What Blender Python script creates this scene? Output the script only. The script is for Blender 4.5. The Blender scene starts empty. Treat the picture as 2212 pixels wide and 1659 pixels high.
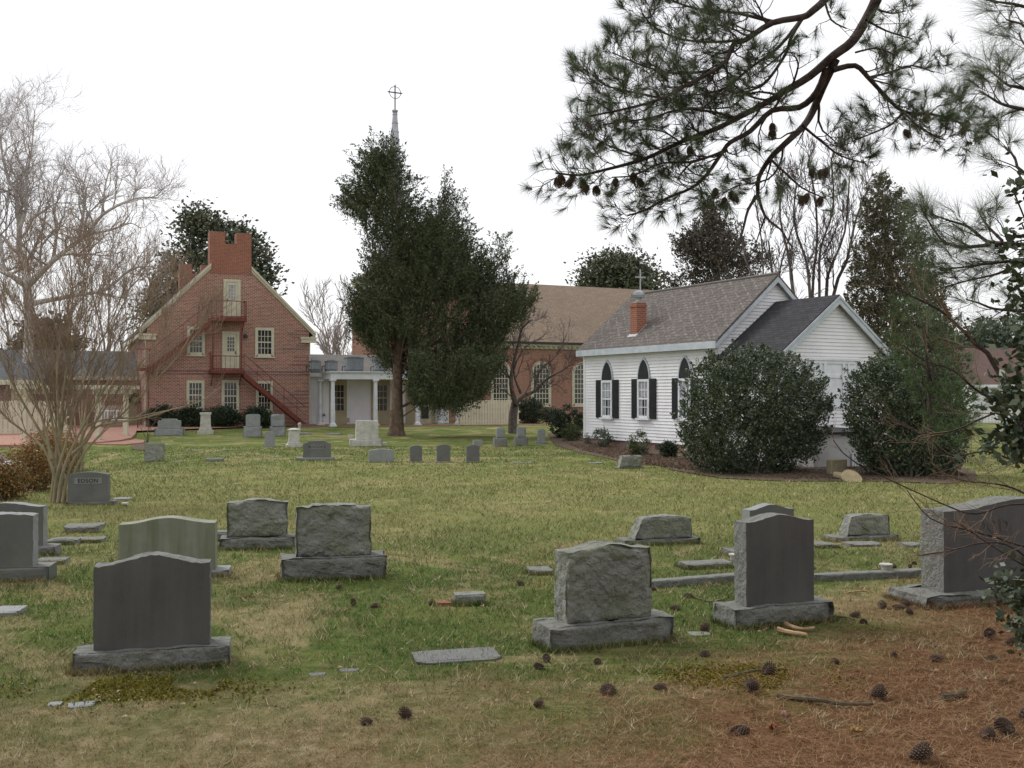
import bpy, bmesh, math, random
import numpy as np
from mathutils import Vector, Matrix, noise
R = math.radians
sc = bpy.context.scene
col = sc.collection
# ---------------------------------------------------------------- camera
F, CX, CY, HOR = 2200.0, 1106.0, 829.5, 852.0
PIT = math.atan((HOR - CY) / F)
CAM = Vector((0, 0, 1.6))
cd = bpy.data.cameras.new('camera'); cam = bpy.data.objects.new('camera', cd); col.objects.link(cam)
cd.sensor_width = 36; cd.lens = 36 * F / 2212; cd.clip_end = 2000; cd.clip_start = 0.05
cam.location = CAM; cam.rotation_euler = (R(90) + PIT, 0, 0); sc.camera = cam
# ---------------------------------------------------------------- sky and sun (overcast)
SUN = Vector((-.62, .50, .78)).normalized(); SUN_EL, SUN_AZ = math.asin(SUN.z), math.atan2(SUN.x, SUN.y)
w = bpy.data.worlds.new('World'); sc.world = w; w.use_nodes = True
nt = w.node_tree; nt.nodes.clear()
def wn(t, **k):
    n = nt.nodes.new(t)
    for a, b in k.items(): setattr(n, a, b)
    return n
sky = wn('ShaderNodeTexSky', sky_type='NISHITA', sun_disc=False, sun_elevation=SUN_EL, sun_rotation=SUN_AZ)
tcw = wn('ShaderNodeTexCoord'); nz = wn('ShaderNodeTexNoise'); mpw = wn('ShaderNodeMapping')
mpw.inputs['Scale'].default_value = (1, 1, 3.2)
nz.inputs['Scale'].default_value = 1.6; nz.inputs['Detail'].default_value = 5
rw = wn('ShaderNodeValToRGB')
rw.color_ramp.elements[0].position = .34; rw.color_ramp.elements[0].color = (.655, .655, .68, 1)
rw.color_ramp.elements[1].position = .62; rw.color_ramp.elements[1].color = (.80, .80, .805, 1)
cl = wn('ShaderNodeVectorMath', operation='SCALE'); cl.inputs['Scale'].default_value = 9.2
mx = wn('ShaderNodeMixRGB'); mx.inputs[0].default_value = .93
bg = wn('ShaderNodeBackground'); bg.inputs['Strength'].default_value = .1
wo = wn('ShaderNodeOutputWorld')
L = nt.links.new
L(tcw.outputs['Generated'], mpw.inputs[0]); L(mpw.outputs[0], nz.inputs['Vector']); L(nz.outputs['Fac'], rw.inputs[0])
L(rw.outputs[0], cl.inputs[0]); L(sky.outputs[0], mx.inputs[1]); L(cl.outputs[0], mx.inputs[2])
L(mx.outputs[0], bg.inputs[0]); L(bg.outputs[0], wo.inputs[0])
sl = bpy.data.lights.new('sun', 'SUN'); so = bpy.data.objects.new('sun', sl); col.objects.link(so)
sl.energy = 1.45; sl.angle = R(24); sl.color = (1, .97, .93)
so.rotation_euler = SUN.to_track_quat('Z', 'Y').to_euler(); so.location = (0, 0, 40)
vs = sc.view_settings; vs.view_transform = 'Standard'; vs.look = 'None'; vs.gamma = 1; vs.exposure = 0.64
vs.use_curve_mapping = False
sc.cycles.max_bounces = 6; sc.cycles.diffuse_bounces = 3; sc.cycles.transparent_max_bounces = 4
# ---------------------------------------------------------------- pixel -> place helpers
cP, sP = math.cos(PIT), math.sin(PIT)
def ray(px, py):
    a = (px - CX) / F; b = (CY - py) / F
    return Vector((a, cP - b * sP, sP + b * cP))
def at(px, py, Y):
    d = ray(px, py); return CAM + d * (Y / d.y)
GK = [(-50, 0), (8, 0), (15, -.2), (26, -.45), (40, -.45), (56, -.2), (80, -.15), (3000, -.15)]
def gz(x, y):
    z = GK[-1][1]
    for (a, za), (b, zb) in zip(GK, GK[1:]):
        if y < b:
            t = min(max((y - a) / (b - a), 0), 1); t = t * t * (3 - 2 * t); z = za + (zb - za) * t; break
    return z - 1.0 * math.exp(-(((x + 17.5) / 4.5) ** 2 + ((y - 31) / 6.0) ** 2))
gznp = np.vectorize(gz)
def gp(px, py):
    d = ray(px, py); lo = 2.0; t = lo
    while t < 400:
        p = CAM + d * t
        if p.z < gz(p.x, p.y): break
        t *= 1.03
    a, b = t / 1.03, t
    for _ in range(30):
        m = (a + b) / 2; p = CAM + d * m
        if p.z < gz(p.x, p.y): b = m
        else: a = m
    p = CAM + d * b; return Vector((p.x, p.y, gz(p.x, p.y)))
# ---------------------------------------------------------------- materials
class NT:
    def __init__(s, name):
        s.m = bpy.data.materials.new(name); s.m.use_nodes = True; s.t = s.m.node_tree
        s.b = s.t.nodes['Principled BSDF']
    def n(s, t, ins=None, **k):
        x = s.t.nodes.new(t)
        for a, b in k.items(): setattr(x, a, b)
        for a, b in (ins or {}).items():
            if isinstance(b, tuple) and len(b) == 2 and hasattr(b[0], 'outputs'): s.t.links.new(b[0].outputs[b[1]], x.inputs[a])
            elif hasattr(b, 'outputs'): s.t.links.new(b.outputs[0], x.inputs[a])
            else: x.inputs[a].default_value = b
        return x
    def set(s, k, v):
        if hasattr(v, 'outputs'): s.t.links.new(v.outputs[0], s.b.inputs[k])
        elif isinstance(v, tuple) and hasattr(v[0], 'outputs'): s.t.links.new(v[0].outputs[v[1]], s.b.inputs[k])
        else: s.b.inputs[k].default_value = v
    def coord(s, kind='Object'):
        return (s.n('ShaderNodeTexCoord'), kind)
    def noise(s, sc_, det=4, rough=.6, vec=None, dist=0):
        return s.n('ShaderNodeTexNoise', {'Scale': sc_, 'Detail': det, 'Roughness': rough, 'Distortion': dist, 'Vector': vec or s.coord()})
    def ramp(s, fac, *st):
        x = s.n('ShaderNodeValToRGB', {0: fac}); cr = x.color_ramp
        while len(cr.elements) < len(st): cr.elements.new(.5)
        for e, (p, c) in zip(cr.elements, st): e.position = p; e.color = (c, c, c, 1) if not isinstance(c, tuple) else (*c[:3], 1)
        return x
    def mix(s, f, a, b, mode='MIX'):
        x = s.n('ShaderNodeMixRGB', blend_type=mode)
        for k, v in ((0, f), (1, a), (2, b)):
            if hasattr(v, 'outputs'): s.t.links.new(v.outputs[0], x.inputs[k])
            elif isinstance(v, tuple) and hasattr(v[0], 'outputs'): s.t.links.new(v[0].outputs[v[1]], x.inputs[k])
            else: x.inputs[k].default_value = (*v, 1) if isinstance(v, tuple) and len(v) == 3 else v
        return x
    def bump(s, h, st=.3, dist=.02):
        s.set('Normal', s.n('ShaderNodeBump', {'Height': h, 'Strength': st, 'Distance': dist}))
def M(name, c1, c2=None, scale=3, rough=.8, bump=0, bscale=40, det=5, lo=.35, hi=.65, bd=.01, spec=.3):
    t = NT(name); c2 = c2 or tuple(x * .75 for x in c1)
    t.set('Base Color', t.ramp(t.noise(scale, det), (lo, c2), (hi, c1))); t.set('Roughness', rough)
    t.set('Specular IOR Level', spec)
    if bump: t.bump(t.noise(bscale, 4), bump, bd)
    return t.m
def brick(name, c1, c2, mortar, bw=.215, rh=.076, ms=.011, nc=(.2, .2, .25)):
    t = NT(name); uv = t.coord('UV')
    b = t.n('ShaderNodeTexBrick', {'Vector': uv, 'Color1': (*c1, 1), 'Color2': (*c2, 1), 'Mortar': (*mortar, 1), 'Scale': 1.0, 'Mortar Size': ms,
            'Mortar Smooth': .1, 'Bias': 0.0, 'Brick Width': bw, 'Row Height': rh}, offset=.5)
    n1 = t.noise(.45, 5, .65, uv); n2 = t.noise(9, 3, .7, uv)
    k = t.mix(t.ramp(n1, (.35, 0), (.75, .55)), b, nc)
    k2 = t.mix(.5, k, t.ramp(n2, (.3, .35), (.7, .7)), 'OVERLAY')
    t.set('Base Color', k2); t.set('Roughness', .9); t.set('Specular IOR Level', .2)
    t.bump((b, 'Fac') if False else b, .35, .006); return t.m
def shingle(name, c1, c2, gap, bw=.25, rh=.16, streak=None):
    t = NT(name); uv = t.coord('UV')
    b = t.n('ShaderNodeTexBrick', {'Vector': uv, 'Color1': (*c1, 1), 'Color2': (*c2, 1), 'Mortar': (*gap, 1), 'Scale': 1.0, 'Mortar Size': .012,
            'Mortar Smooth': .3, 'Bias': 0.0, 'Brick Width': bw, 'Row Height': rh}, offset=.5)
    k = t.mix(t.ramp(t.noise(.8, 6, .7, uv), (.35, 0), (.7, .6)), b, tuple(x * .62 for x in c1))
    k = t.mix(.6, k, t.ramp(t.noise(14, 3, .7, uv), (.25, .3), (.75, .72)), 'OVERLAY')
    if streak:
        # pale lichen running along the staggered joints
        mp = t.n('ShaderNodeMapping', {'Vector': uv, 'Rotation': (0, 0, R(38))})
        j = t.n('ShaderNodeTexBrick', {'Vector': (mp, 0), 'Color1': (0, 0, 0, 1), 'Color2': (0, 0, 0, 1), 'Mortar': (1, 1, 1, 1), 'Scale': 1.0, 'Mortar Size': .03, 'Mortar Smooth': .5, 'Brick Width': .36, 'Row Height': .36}, offset=0.0)
        sp = t.ramp(t.noise(7, 5, .85, uv), (.5, 0), (.62, .55))
        k = t.mix(t.mix(1, j, sp, 'MULTIPLY'), k, streak)
        k = t.mix(t.ramp(t.noise(5, 6, .8, uv), (.55, 0), (.75, .5)), k, streak)
    t.set('Base Color', k); t.set('Roughness', .93); t.set('Specular IOR Level', .15); t.bump(b, .5, .015); return t.m
def leafmat(name, cols, rough=.6, cs=.6):
    t = NT(name); g = t.n('ShaderNodeNewGeometry')
    n = t.noise(cs, 3)
    a = t.n('ShaderNodeMath', {0: (g, 'Random Per Island'), 1: t.n('ShaderNodeMath', {0: n, 1: 1.1}, operation='MULTIPLY')}, operation='ADD')
    a2 = t.n('ShaderNodeMath', {0: a, 1: .55}, operation='MULTIPLY')
    k = len(cols); st = [(.12 + .76 * i / (k - 1), c) for i, c in enumerate(cols)]
    t.set('Base Color', t.ramp(a2, *st)); t.set('Roughness', rough); t.set('Specular IOR Level', .3); return t.m
def granite(name, c, dark, moss=0.0, mossc=(.16, .2, .09), sp=220, bump=.2, rough=.7, streak=0, bs=30, bd=.012):
    t = NT(name)
    k = t.ramp(t.noise(sp, 2, .8), (.3, dark), (.7, c))
    big = t.ramp(t.noise(3.5, 6, .7), (.3, tuple(x * .62 for x in c)), (.7, tuple(min(x * 1.15, 1) for x in c)))
    k = t.mix(.5, k, big)
    if moss:
        k = t.mix(t.ramp(t.noise(4.2, 5, .7), (.42, 0), (.72, moss)), k, mossc)
    if streak:
        mp = t.n('ShaderNodeMapping', {'Vector': t.coord(), 'Scale': (9, 9, .6)})
        k = t.mix(t.ramp(t.noise(1, 4, .6, (mp, 0)), (.4, 0), (.65, streak)), k, mossc)
    t.set('Base Color', k); t.set('Roughness', rough); t.set('Specular IOR Level', .35)
    if bump: t.bump(t.noise(bs, 6, .65), bump, bd)
    return t.m
MT = {}
MT['brick'] = brick('red_brick', (.38, .135, .078), (.17, .07, .052), (.50, .43, .37), nc=(.24, .13, .105))
MT['brick_new'] = brick('church_brick', (.33, .14, .09), (.26, .1, .07), (.4, .33, .27), nc=(.3, .14, .1))
MT['brick_dark'] = brick('dark_brick', (.2, .06, .045), (.15, .05, .04), (.3, .22, .2))
MT['chimbrick'] = brick('chimney_brick', (.33, .105, .06), (.22, .075, .05), (.36, .25, .19), nc=(.2, .08, .055))
MT['paver'] = brick('brick_paving', (.38, .19, .14), (.31, .15, .115), (.36, .25, .2), .2, .1, nc=(.36, .2, .155))
MT['white'] = M('white_clapboard_paint', (.80, .80, .82), (.72, .72, .74), 1.3, .6, .1, 60)
MT['trimwhite'] = M('white_trim_paint', (.74, .76, .79), (.62, .65, .69), 3, .5)
MT['greytrim'] = M('blue_grey_trim', (.52, .57, .61), (.42, .46, .5), 3, .6)
MT['cream'] = M('cream_paint', (.60, .57, .43), (.5, .47, .36), 3, .6)
MT['creamfence'] = M('beige_fence_paint', (.66, .60, .47), (.56, .51, .4), 2, .75, .15, 50)
MT['tan'] = M('tan_panel_paint', (.44, .38, .25), (.37, .32, .21), 2, .7)
MT['black'] = M('black_shutter_paint', (.022, .024, .028), (.012, .013, .016), 5, .5)
MT['rust'] = M('red_oxide_paint', (.19, .05, .035), (.12, .035, .025), 6, .6, .2, 60)
MT['concrete'] = M('painted_concrete', (.66, .66, .66), (.5, .5, .5), 1.5, .85, .3, 25)
MT['fbrick'] = brick('foundation_brick', (.24, .12, .075), (.17, .09, .06), (.25, .16, .11))
MT['shchurch'] = shingle('nave_shingles', (.31, .235, .17), (.23, .185, .145), (.12, .09, .07), .3, .2)
MT['shwhite'] = shingle('weathered_shingles', (.16, .14, .13), (.11, .098, .09), (.05, .04, .035), .32, .17, streak=(.46, .43, .38))
MT['shdark'] = shingle('charcoal_shingles', (.062, .062, .066), (.04, .04, .043), (.018, .018, .02), .3, .14)
MT['shgrey'] = shingle('grey_shingles', (.2, .185, .17), (.15, .14, .13), (.08, .07, .07), .3, .18)
MT['slate'] = shingle('slate_shingles', (.13, .14, .15), (.1, .105, .115), (.05, .05, .055), .3, .2)
MT['lead'] = M('grey_lead_sheet', (.50, .51, .55), (.36, .36, .41), 2.5, .45, .1, 30)
MT['iron'] = M('dark_iron', (.05, .05, .055), (.03, .03, .03), 5, .5)
MT['galv'] = M('galvanised_metal', (.42, .44, .46), (.3, .31, .33), 6, .4)
MT['hvac'] = M('grey_metal_case', (.16, .18, .195), (.11, .13, .14), 4, .5)
t = NT('dark_glass'); t.set('Base Color', t.ramp(t.noise(1.1, 3), (.4, (.012, .014, .017)), (.65, (.05, .055, .06)))); t.set('Roughness', .12); t.set('Specular IOR Level', .6); MT['glass'] = t.m
MT['curtain'] = M('grey_curtain', (.42, .42, .46), (.25, .25, .29), 4, .9)
MT['bark_cedar'] = M('cedar_bark', (.24, .165, .12), (.08, .058, .045), 5, .95, .9, 14, lo=.3, hi=.7, bd=.05)
MT['bark_grey'] = M('grey_bark', (.16, .135, .115), (.07, .058, .05), 6, .95, .5, 20)
MT['bark_pine'] = M('pine_bark', (.115, .085, .075), (.04, .03, .028), 9, .95, .8, 25, bd=.02)
MT['bark_syc'] = M('pale_mottled_bark', (.66, .62, .59), (.34, .30, .28), 1.4, .9)
MT['bark_crepe'] = M('smooth_tan_bark', (.38, .30, .21), (.22, .20, .12), 3, .8)
MT['twig'] = M('red_brown_twigs', (.33, .235, .175), (.22, .165, .11), 2, .9)
MT['twig_syc'] = M('greyish_twigs', (.46, .41, .39), (.33, .28, .26), 2, .9)
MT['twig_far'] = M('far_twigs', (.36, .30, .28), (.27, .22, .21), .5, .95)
MT['twig_dark'] = M('dark_twigs', (.12, .09, .085), (.07, .055, .05), 2, .95)
MT['leaf_cedar'] = leafmat('cedar_foliage', [(.028, .044, .026), (.052, .076, .038), (.082, .100, .046), (.12, .122, .060)], .7, .9)
MT['leaf_magn'] = leafmat('magnolia_leaves', [(.032, .052, .030), (.062, .088, .048), (.115, .135, .085), (.14, .105, .06)], .45)
MT['leaf_holly'] = leafmat('holly_leaves', [(.028, .050, .028), (.055, .082, .045), (.09, .118, .068), (.135, .155, .095)], .38, 1.5)
MT['leaf_shrub'] = leafmat('shrub_leaves', [(.022, .04, .014), (.06, .085, .03), (.12, .14, .05)], .5, 1.5)
MT['leaf_dark'] = leafmat('dark_shrub_leaves', [(.010, .02, .01), (.025, .042, .02), (.045, .065, .03)], .5, 1.5)
MT['leaf_arbor'] = leafmat('browning_evergreen', [(.045, .058, .030), (.085, .085, .048), (.15, .12, .09), (.075, .098, .040)], .8, .45)
MT['leaf_brownc'] = leafmat('brown_conifer', [(.035, .042, .026), (.08, .072, .055), (.15, .12, .105), (.06, .07, .035)], .8, .45)
MT['leaf_hedge'] = leafmat('autumn_hedge_leaves', [(.05, .06, .02), (.19, .11, .05), (.32, .13, .055), (.14, .15, .05), (.36, .25, .07)], .7, .8)
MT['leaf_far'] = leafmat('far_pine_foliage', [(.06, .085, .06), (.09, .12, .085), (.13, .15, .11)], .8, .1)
MT['needle'] = leafmat('long_pine_needles', [(.05, .085, .04), (.095, .14, .065), (.16, .20, .11)], .5, 2)
MT['needle_y'] = leafmat('young_pine_needles', [(.05, .085, .03), (.075, .12, .04), (.11, .155, .065)], .5, 2)
MT['cone'] = M('brown_cone_scales', (.13, .085, .06), (.05, .034, .026), 60, .8)
MT['conelight'] = M('cone_scale_tips', (.36, .27, .2), (.2, .14, .1), 60, .8)
MT['wood'] = M('bare_broken_wood', (.55, .38, .22), (.3, .19, .1), 18, .85, .4, 60)
MT['stickbark'] = M('mossy_stick_bark', (.17, .135, .09), (.08, .07, .04), 25, .95, .6, 60)
MT['g_dark'] = granite('dark_granite', (.115, .113, .112), (.05, .05, .05), sp=150, bump=.05, rough=.5, streak=.3, mossc=(.17, .17, .155), moss=.15)
MT['g_mid'] = granite('grey_granite', (.17, .17, .168), (.085, .085, .085), sp=240, bump=.08, rough=.6, moss=.25)
MT['g_rough'] = granite('rough_mossy_granite', (.39, .395, .36), (.16, .165, .145), moss=.7, mossc=(.19, .215, .11), bump=1.0, rough=.95, bs=11, bd=.09)
MT['g_base'] = granite('rough_grey_granite', (.32, .32, .305), (.15, .15, .143), moss=.45, mossc=(.15, .16, .09), bump=1.0, rough=.95, bs=13, bd=.08)
MT['g_green'] = granite('green_stained_granite', (.31, .32, .26), (.18, .19, .15), streak=.85, mossc=(.14, .16, .08), bump=.2, rough=.85)
MT['g_light'] = granite('pale_grey_granite', (.32, .33, .335), (.18, .185, .19), moss=.3, bump=.3, rough=.85)
MT['marble'] = granite('weathered_white_marble', (.60, .59, .53), (.44, .43, .39), moss=.6, mossc=(.2, .19, .16), bump=.15, rough=.8)
MT['plaque'] = granite('pale_inset_granite', (.27, .27, .26), (.17, .17, .165), bump=.05)
MT['letter'] = M('dark_lettering', (.05, .05, .05), (.03, .03, .03), 20, .9)
MT['mulch'] = M('bark_mulch', (.17, .12, .085), (.08, .055, .042), 14, .95, 1, 40, lo=.3, hi=.7, bd=.04)
# ground
def ground_color(t, blade=False):
    co = t.coord(); s = t.n('ShaderNodeSeparateXYZ', {0: co})
    g1 = t.ramp(t.noise(.9, 6, .7, co), (.32, (.038, .095, .014)), (.52, (.075, .135, .024)), (.70, (.18, .205, .055)))
    st = t.ramp(t.noise(.42, 9, .80, co, 1.2), (.49, 0), (.60, .9))
    fine = t.ramp(t.noise(13, 5, .75, co), (.4, 0), (.7, .65))
    k = t.mix(st, g1, (.38, .31, .165)); k = t.mix(fine, k, (.25, .215, .10))
    k = t.mix(t.ramp(t.noise(5, 5, .75, co), (.45, 0), (.7, .55)), k, (.05, .07, .02))
    def mth(op, a, b): return t.n('ShaderNodeMath', {0: a, 1: b}, operation=op)
    # middle of the lawn is drier
    far = t.n('ShaderNodeMapRange', {'Value': (s, 'Y'), 'From Min': 9.0, 'From Max': 14.0, 'To Min': 0.0, 'To Max': .5})
    far2 = t.n('ShaderNodeMapRange', {'Value': (s, 'Y'), 'From Min': 24.0, 'From Max': 34.0, 'To Min': 1.0, 'To Max': .12})
    k = t.mix(mth('MULTIPLY', far, far2), k, (.255, .25, .095))
    # needle litter near the pine
    bx = mth('MINIMUM', mth('MAXIMUM', mth('MULTIPLY', mth('SUBTRACT', (s, 'X'), .85), 1.12), 0.0), 4.2)
    d = mth('SUBTRACT', mth('SUBTRACT', (s, 'Y'), 5.05), bx)
    d2 = mth('ADD', d, mth('MULTIPLY', mth('SUBTRACT', t.noise(1.5, 6, .7, co), .5), 4.5))
    f = t.n('ShaderNodeMapRange', {'Value': d2, 'From Min': -.9, 'From Max': 1.1, 'To Min': .92, 'To Max': 0.0})
    needle = t.ramp(t.noise(11, 6, .8, co), (.3, (.085, .040, .022)), (.52, (.19, .095, .050)), (.7, (.34, .22, .13)))
    straw = t.ramp(t.noise(9, 6, .8, co), (.3, (.10, .085, .035)), (.5, (.26, .20, .105)), (.68, (.46, .37, .23)))
    lx = t.n('ShaderNodeMapRange', {'Value': mth('ADD', (s, 'X'), mth('MULTIPLY', mth('SUBTRACT', t.noise(1.1, 5, .7, co), .5), 3.0)), 'From Min': -.9, 'From Max': 1.0, 'To Min': 0.0, 'To Max': 1.0})
    needle = t.mix(lx, straw, needle)
    k = t.mix(f, k, needle)
    return k
t = NT('lawn'); k = ground_color(t)
t.set('Base Color', k); t.set('Roughness', 1.0); t.set('Specular IOR Level', .05); t.bump(t.noise(28, 6, .75), 1.0, .03)
MT['lawn'] = t.m
t = NT('grass_blades'); k = ground_color(t); g = t.n('ShaderNodeNewGeometry')
k = t.mix(.85, k, t.ramp((g, 'Random Per Island'), (0, .36), (.7, .58), (1, .80)), 'OVERLAY')
k = t.mix(t.ramp((g, 'Random Per Island'), (.76, 0), (.84, .7)), k, (.55, .45, .28))
t.set('Base Color', k); t.set('Roughness', .8); t.set('Specular IOR Level', .2); MT['blades'] = t.m
MT['litter'] = leafmat('fallen_leaf_colours', [(.14, .075, .04), (.24, .14, .08), (.34, .24, .15), (.40, .32, .23)], .85, 3)
MT['straw'] = leafmat('dry_needles', [(.15, .06, .027), (.26, .12, .055), (.38, .23, .12)], .85, 3)
# ---------------------------------------------------------------- object helpers
def tag(o, label=None, cat=None, group=None, kind=None):
    if label: o['label'] = label
    if cat: o['category'] = cat
    if group: o['group'] = group
    if kind: o['kind'] = kind
    return o
def empty(name, loc, yaw=0, label=None, cat=None, group=None):
    o = bpy.data.objects.new(name, None); col.objects.link(o); o.location = loc; o.rotation_euler = (0, 0, yaw)
    o.empty_display_size = .2
    return tag(o, label, cat, group)
def link(name, me, parent=None):
    o = bpy.data.objects.new(name, me); col.objects.link(o)
    if parent is not None: o.parent = parent
    return o
class MB:
    def __init__(s, xf=None): s.v = []; s.f = []; s.mi = []; s.cm = 0; s.xf = xf
    def add(s, vs, fs):
        b = len(s.v)
        for p in vs: s.v.append(tuple(s.xf(*p)) if s.xf else tuple(p))
        for f in fs: s.f.append([b + i for i in f]); s.mi.append(s.cm)
    def box(s, x0, x1, y0, y1, z0, z1):
        s.add([(x0, y0, z0), (x1, y0, z0), (x1, y1, z0), (x0, y1, z0), (x0, y0, z1), (x1, y0, z1), (x1, y1, z1), (x0, y1, z1)],
              [(0, 3, 2, 1), (4, 5, 6, 7), (0, 1, 5, 4), (1, 2, 6, 5), (2, 3, 7, 6), (3, 0, 4, 7)])
    def prism(s, poly, y0, y1):
        """poly in x,z seen from the front (ccw), from y0 (front) to y1"""
        n = len(poly); vs = [(x, y0, z) for x, z in poly] + [(x, y1, z) for x, z in poly]
        s.add(vs, [list(range(n)), list(range(2 * n - 1, n - 1, -1))] + [(i, n + i, n + (i + 1) % n, (i + 1) % n) for i in range(n)])
    def ring(s, outer, inner, y0, y1):
        n = len(outer); vs = [(x, y0, z) for x, z in outer] + [(x, y0, z) for x, z in inner] + [(x, y1, z) for x, z in outer] + [(x, y1, z) for x, z in inner]
        fs = []
        for i in range(n - 1):
            j = i + 1
            fs += [(i, j, n + j, n + i), (2 * n + i, 2 * n + j, j, i), (n + i, n + j, 3 * n + j, 3 * n + i)]
        fs += [(0, n, 3 * n, 2 * n), (n - 1, 3 * n - 1, 4 * n - 1, 2 * n - 1)]
        s.add(vs, fs)
    def slab(s, pts, th):
        """planar polygon of 3d points thickened downward"""
        n = len(pts); vs = [tuple(p) for p in pts] + [(p[0], p[1], p[2] - th) for p in pts]
        s.add(vs, [list(range(n)), list(range(2 * n - 1, n - 1, -1))] + [(i, n + i, n + (i + 1) % n, (i + 1) % n) for i in range(n)])
    def tube(s, pts, rad, n=6, cap=True):
        pts = [Vector(p) for p in pts]
        if not hasattr(rad, '__len__'): rad = [rad] * len(pts)
        vs = []; up = None
        for i, p in enumerate(pts):
            d = (pts[min(i + 1, len(pts) - 1)] - pts[max(i - 1, 0)]).normalized()
            if up is None: up = d.orthogonal().normalized()
            a = (up - d * up.dot(d)).normalized(); b = d.cross(a); up = a
            for k in range(n):
                t_ = 2 * math.pi * k / n; vs.append(tuple(p + (a * math.cos(t_) + b * math.sin(t_)) * rad[i]))
        fs = []
        for i in range(len(pts) - 1):
            for k in range(n):
                fs.append((i * n + k, i * n + (k + 1) % n, (i + 1) * n + (k + 1) % n, (i + 1) * n + k))
        if cap: fs += [list(range(n - 1, -1, -1)), [(len(pts) - 1) * n + k for k in range(n)]]
        s.add(vs, fs)
    def lathe(s, prof, cx=0, cy=0, n=16):
        vs = [(cx + r * math.cos(2 * math.pi * k / n), cy + r * math.sin(2 * math.pi * k / n), z) for r, z in prof for k in range(n)]
        fs = [(i * n + k, i * n + (k + 1) % n, (i + 1) * n + (k + 1) % n, (i + 1) * n + k) for i in range(len(prof) - 1) for k in range(n)]
        fs += [list(range(n - 1, -1, -1)), [(len(prof) - 1) * n + k for k in range(n)]]
        s.add(vs, fs)
    def build(s, name, mats, parent=None, smooth=False, bevel=0):
        me = bpy.data.meshes.new(name); me.from_pydata(s.v, [], s.f); me.update()
        mats = mats if isinstance(mats, (list, tuple)) else [mats]
        for m in mats: me.materials.append(MT[m] if isinstance(m, str) else m)
        if len(mats) > 1: me.polygons.foreach_set('material_index', s.mi)
        uv = me.uv_layers.new(name='UVMap').data
        Z = Vector((0, 0, 1))
        for p in me.polygons:
            n = p.normal; t_ = Z.cross(n)
            t_ = Vector((1, 0, 0)) if t_.length < .05 else t_.normalized()
            b_ = n.cross(t_)
            for li in p.loop_indices:
                c = me.vertices[me.loops[li].vertex_index].co; uv[li].uv = (c.dot(t_), c.dot(b_))
        if smooth: me.polygons.foreach_set('use_smooth', [True] * len(me.polygons))
        o = link(name, me, parent)
        if bevel:
            bm_ = o.modifiers.new('bevel', 'BEVEL'); bm_.width = bevel; bm_.segments = 2; bm_.limit_method = 'ANGLE'
        return o
def npmesh(name, V, faces_n, mat, parent=None):
    """V (N*k,3) with every k consecutive vertices one face"""
    me = bpy.data.meshes.new(name); n = len(V); k = faces_n
    me.vertices.add(n); me.vertices.foreach_set('co', np.ascontiguousarray(V, dtype=np.float32).ravel())
    me.loops.add(n); me.loops.foreach_set('vertex_index', np.arange(n, dtype=np.int32))
    me.polygons.add(n // k); me.polygons.foreach_set('loop_start', np.arange(0, n, k, dtype=np.int32))
    me.update(calc_edges=True); me.materials.append(MT[mat]); return link(name, me, parent)
def cards(rng, P, size, asp, D=None, spread=1.0, droop=0):
    """leaf rhombi at P"""
    n = len(P); u = rng.normal(size=(n, 3))
    if D is not None: u = u * spread + D
    u[:, 2] -= droop; u /= np.linalg.norm(u, axis=1)[:, None] + 1e-9
    v = np.cross(u, rng.normal(size=(n, 3))); v /= np.linalg.norm(v, axis=1)[:, None] + 1e-9
    s = (size * rng.uniform(.6, 1.4, n))[:, None]
    Q = np.stack([P - u * s * .5, P + v * s * asp * .5, P + u * s * .5, P - v * s * asp * .5], 1)
    return Q.reshape(-1, 3)
def needles(rng, P, D, L, wd, per, spread=.55, back=.06):
    """long needles in tufts: P tips, D directions"""
    n = len(P) * per
    Pr = np.repeat(P, per, 0); Dr = np.repeat(D, per, 0)
    Pr = Pr - Dr * rng.uniform(0, back, n)[:, None]
    u = Dr + rng.normal(size=(n, 3)) * spread; u /= np.linalg.norm(u, axis=1)[:, None]
    v = np.cross(u, rng.normal(size=(n, 3))); v /= np.linalg.norm(v, axis=1)[:, None] + 1e-9
    l = (L * rng.uniform(.6, 1.1, n))[:, None]
    tip = Pr + u * l; tip[:, 2] -= l[:, 0] * rng.uniform(0, .22, n)
    Q = np.stack([Pr - v * wd * .5, Pr + v * wd * .5, tip], 1)
    return Q.reshape(-1, 3)
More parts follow.
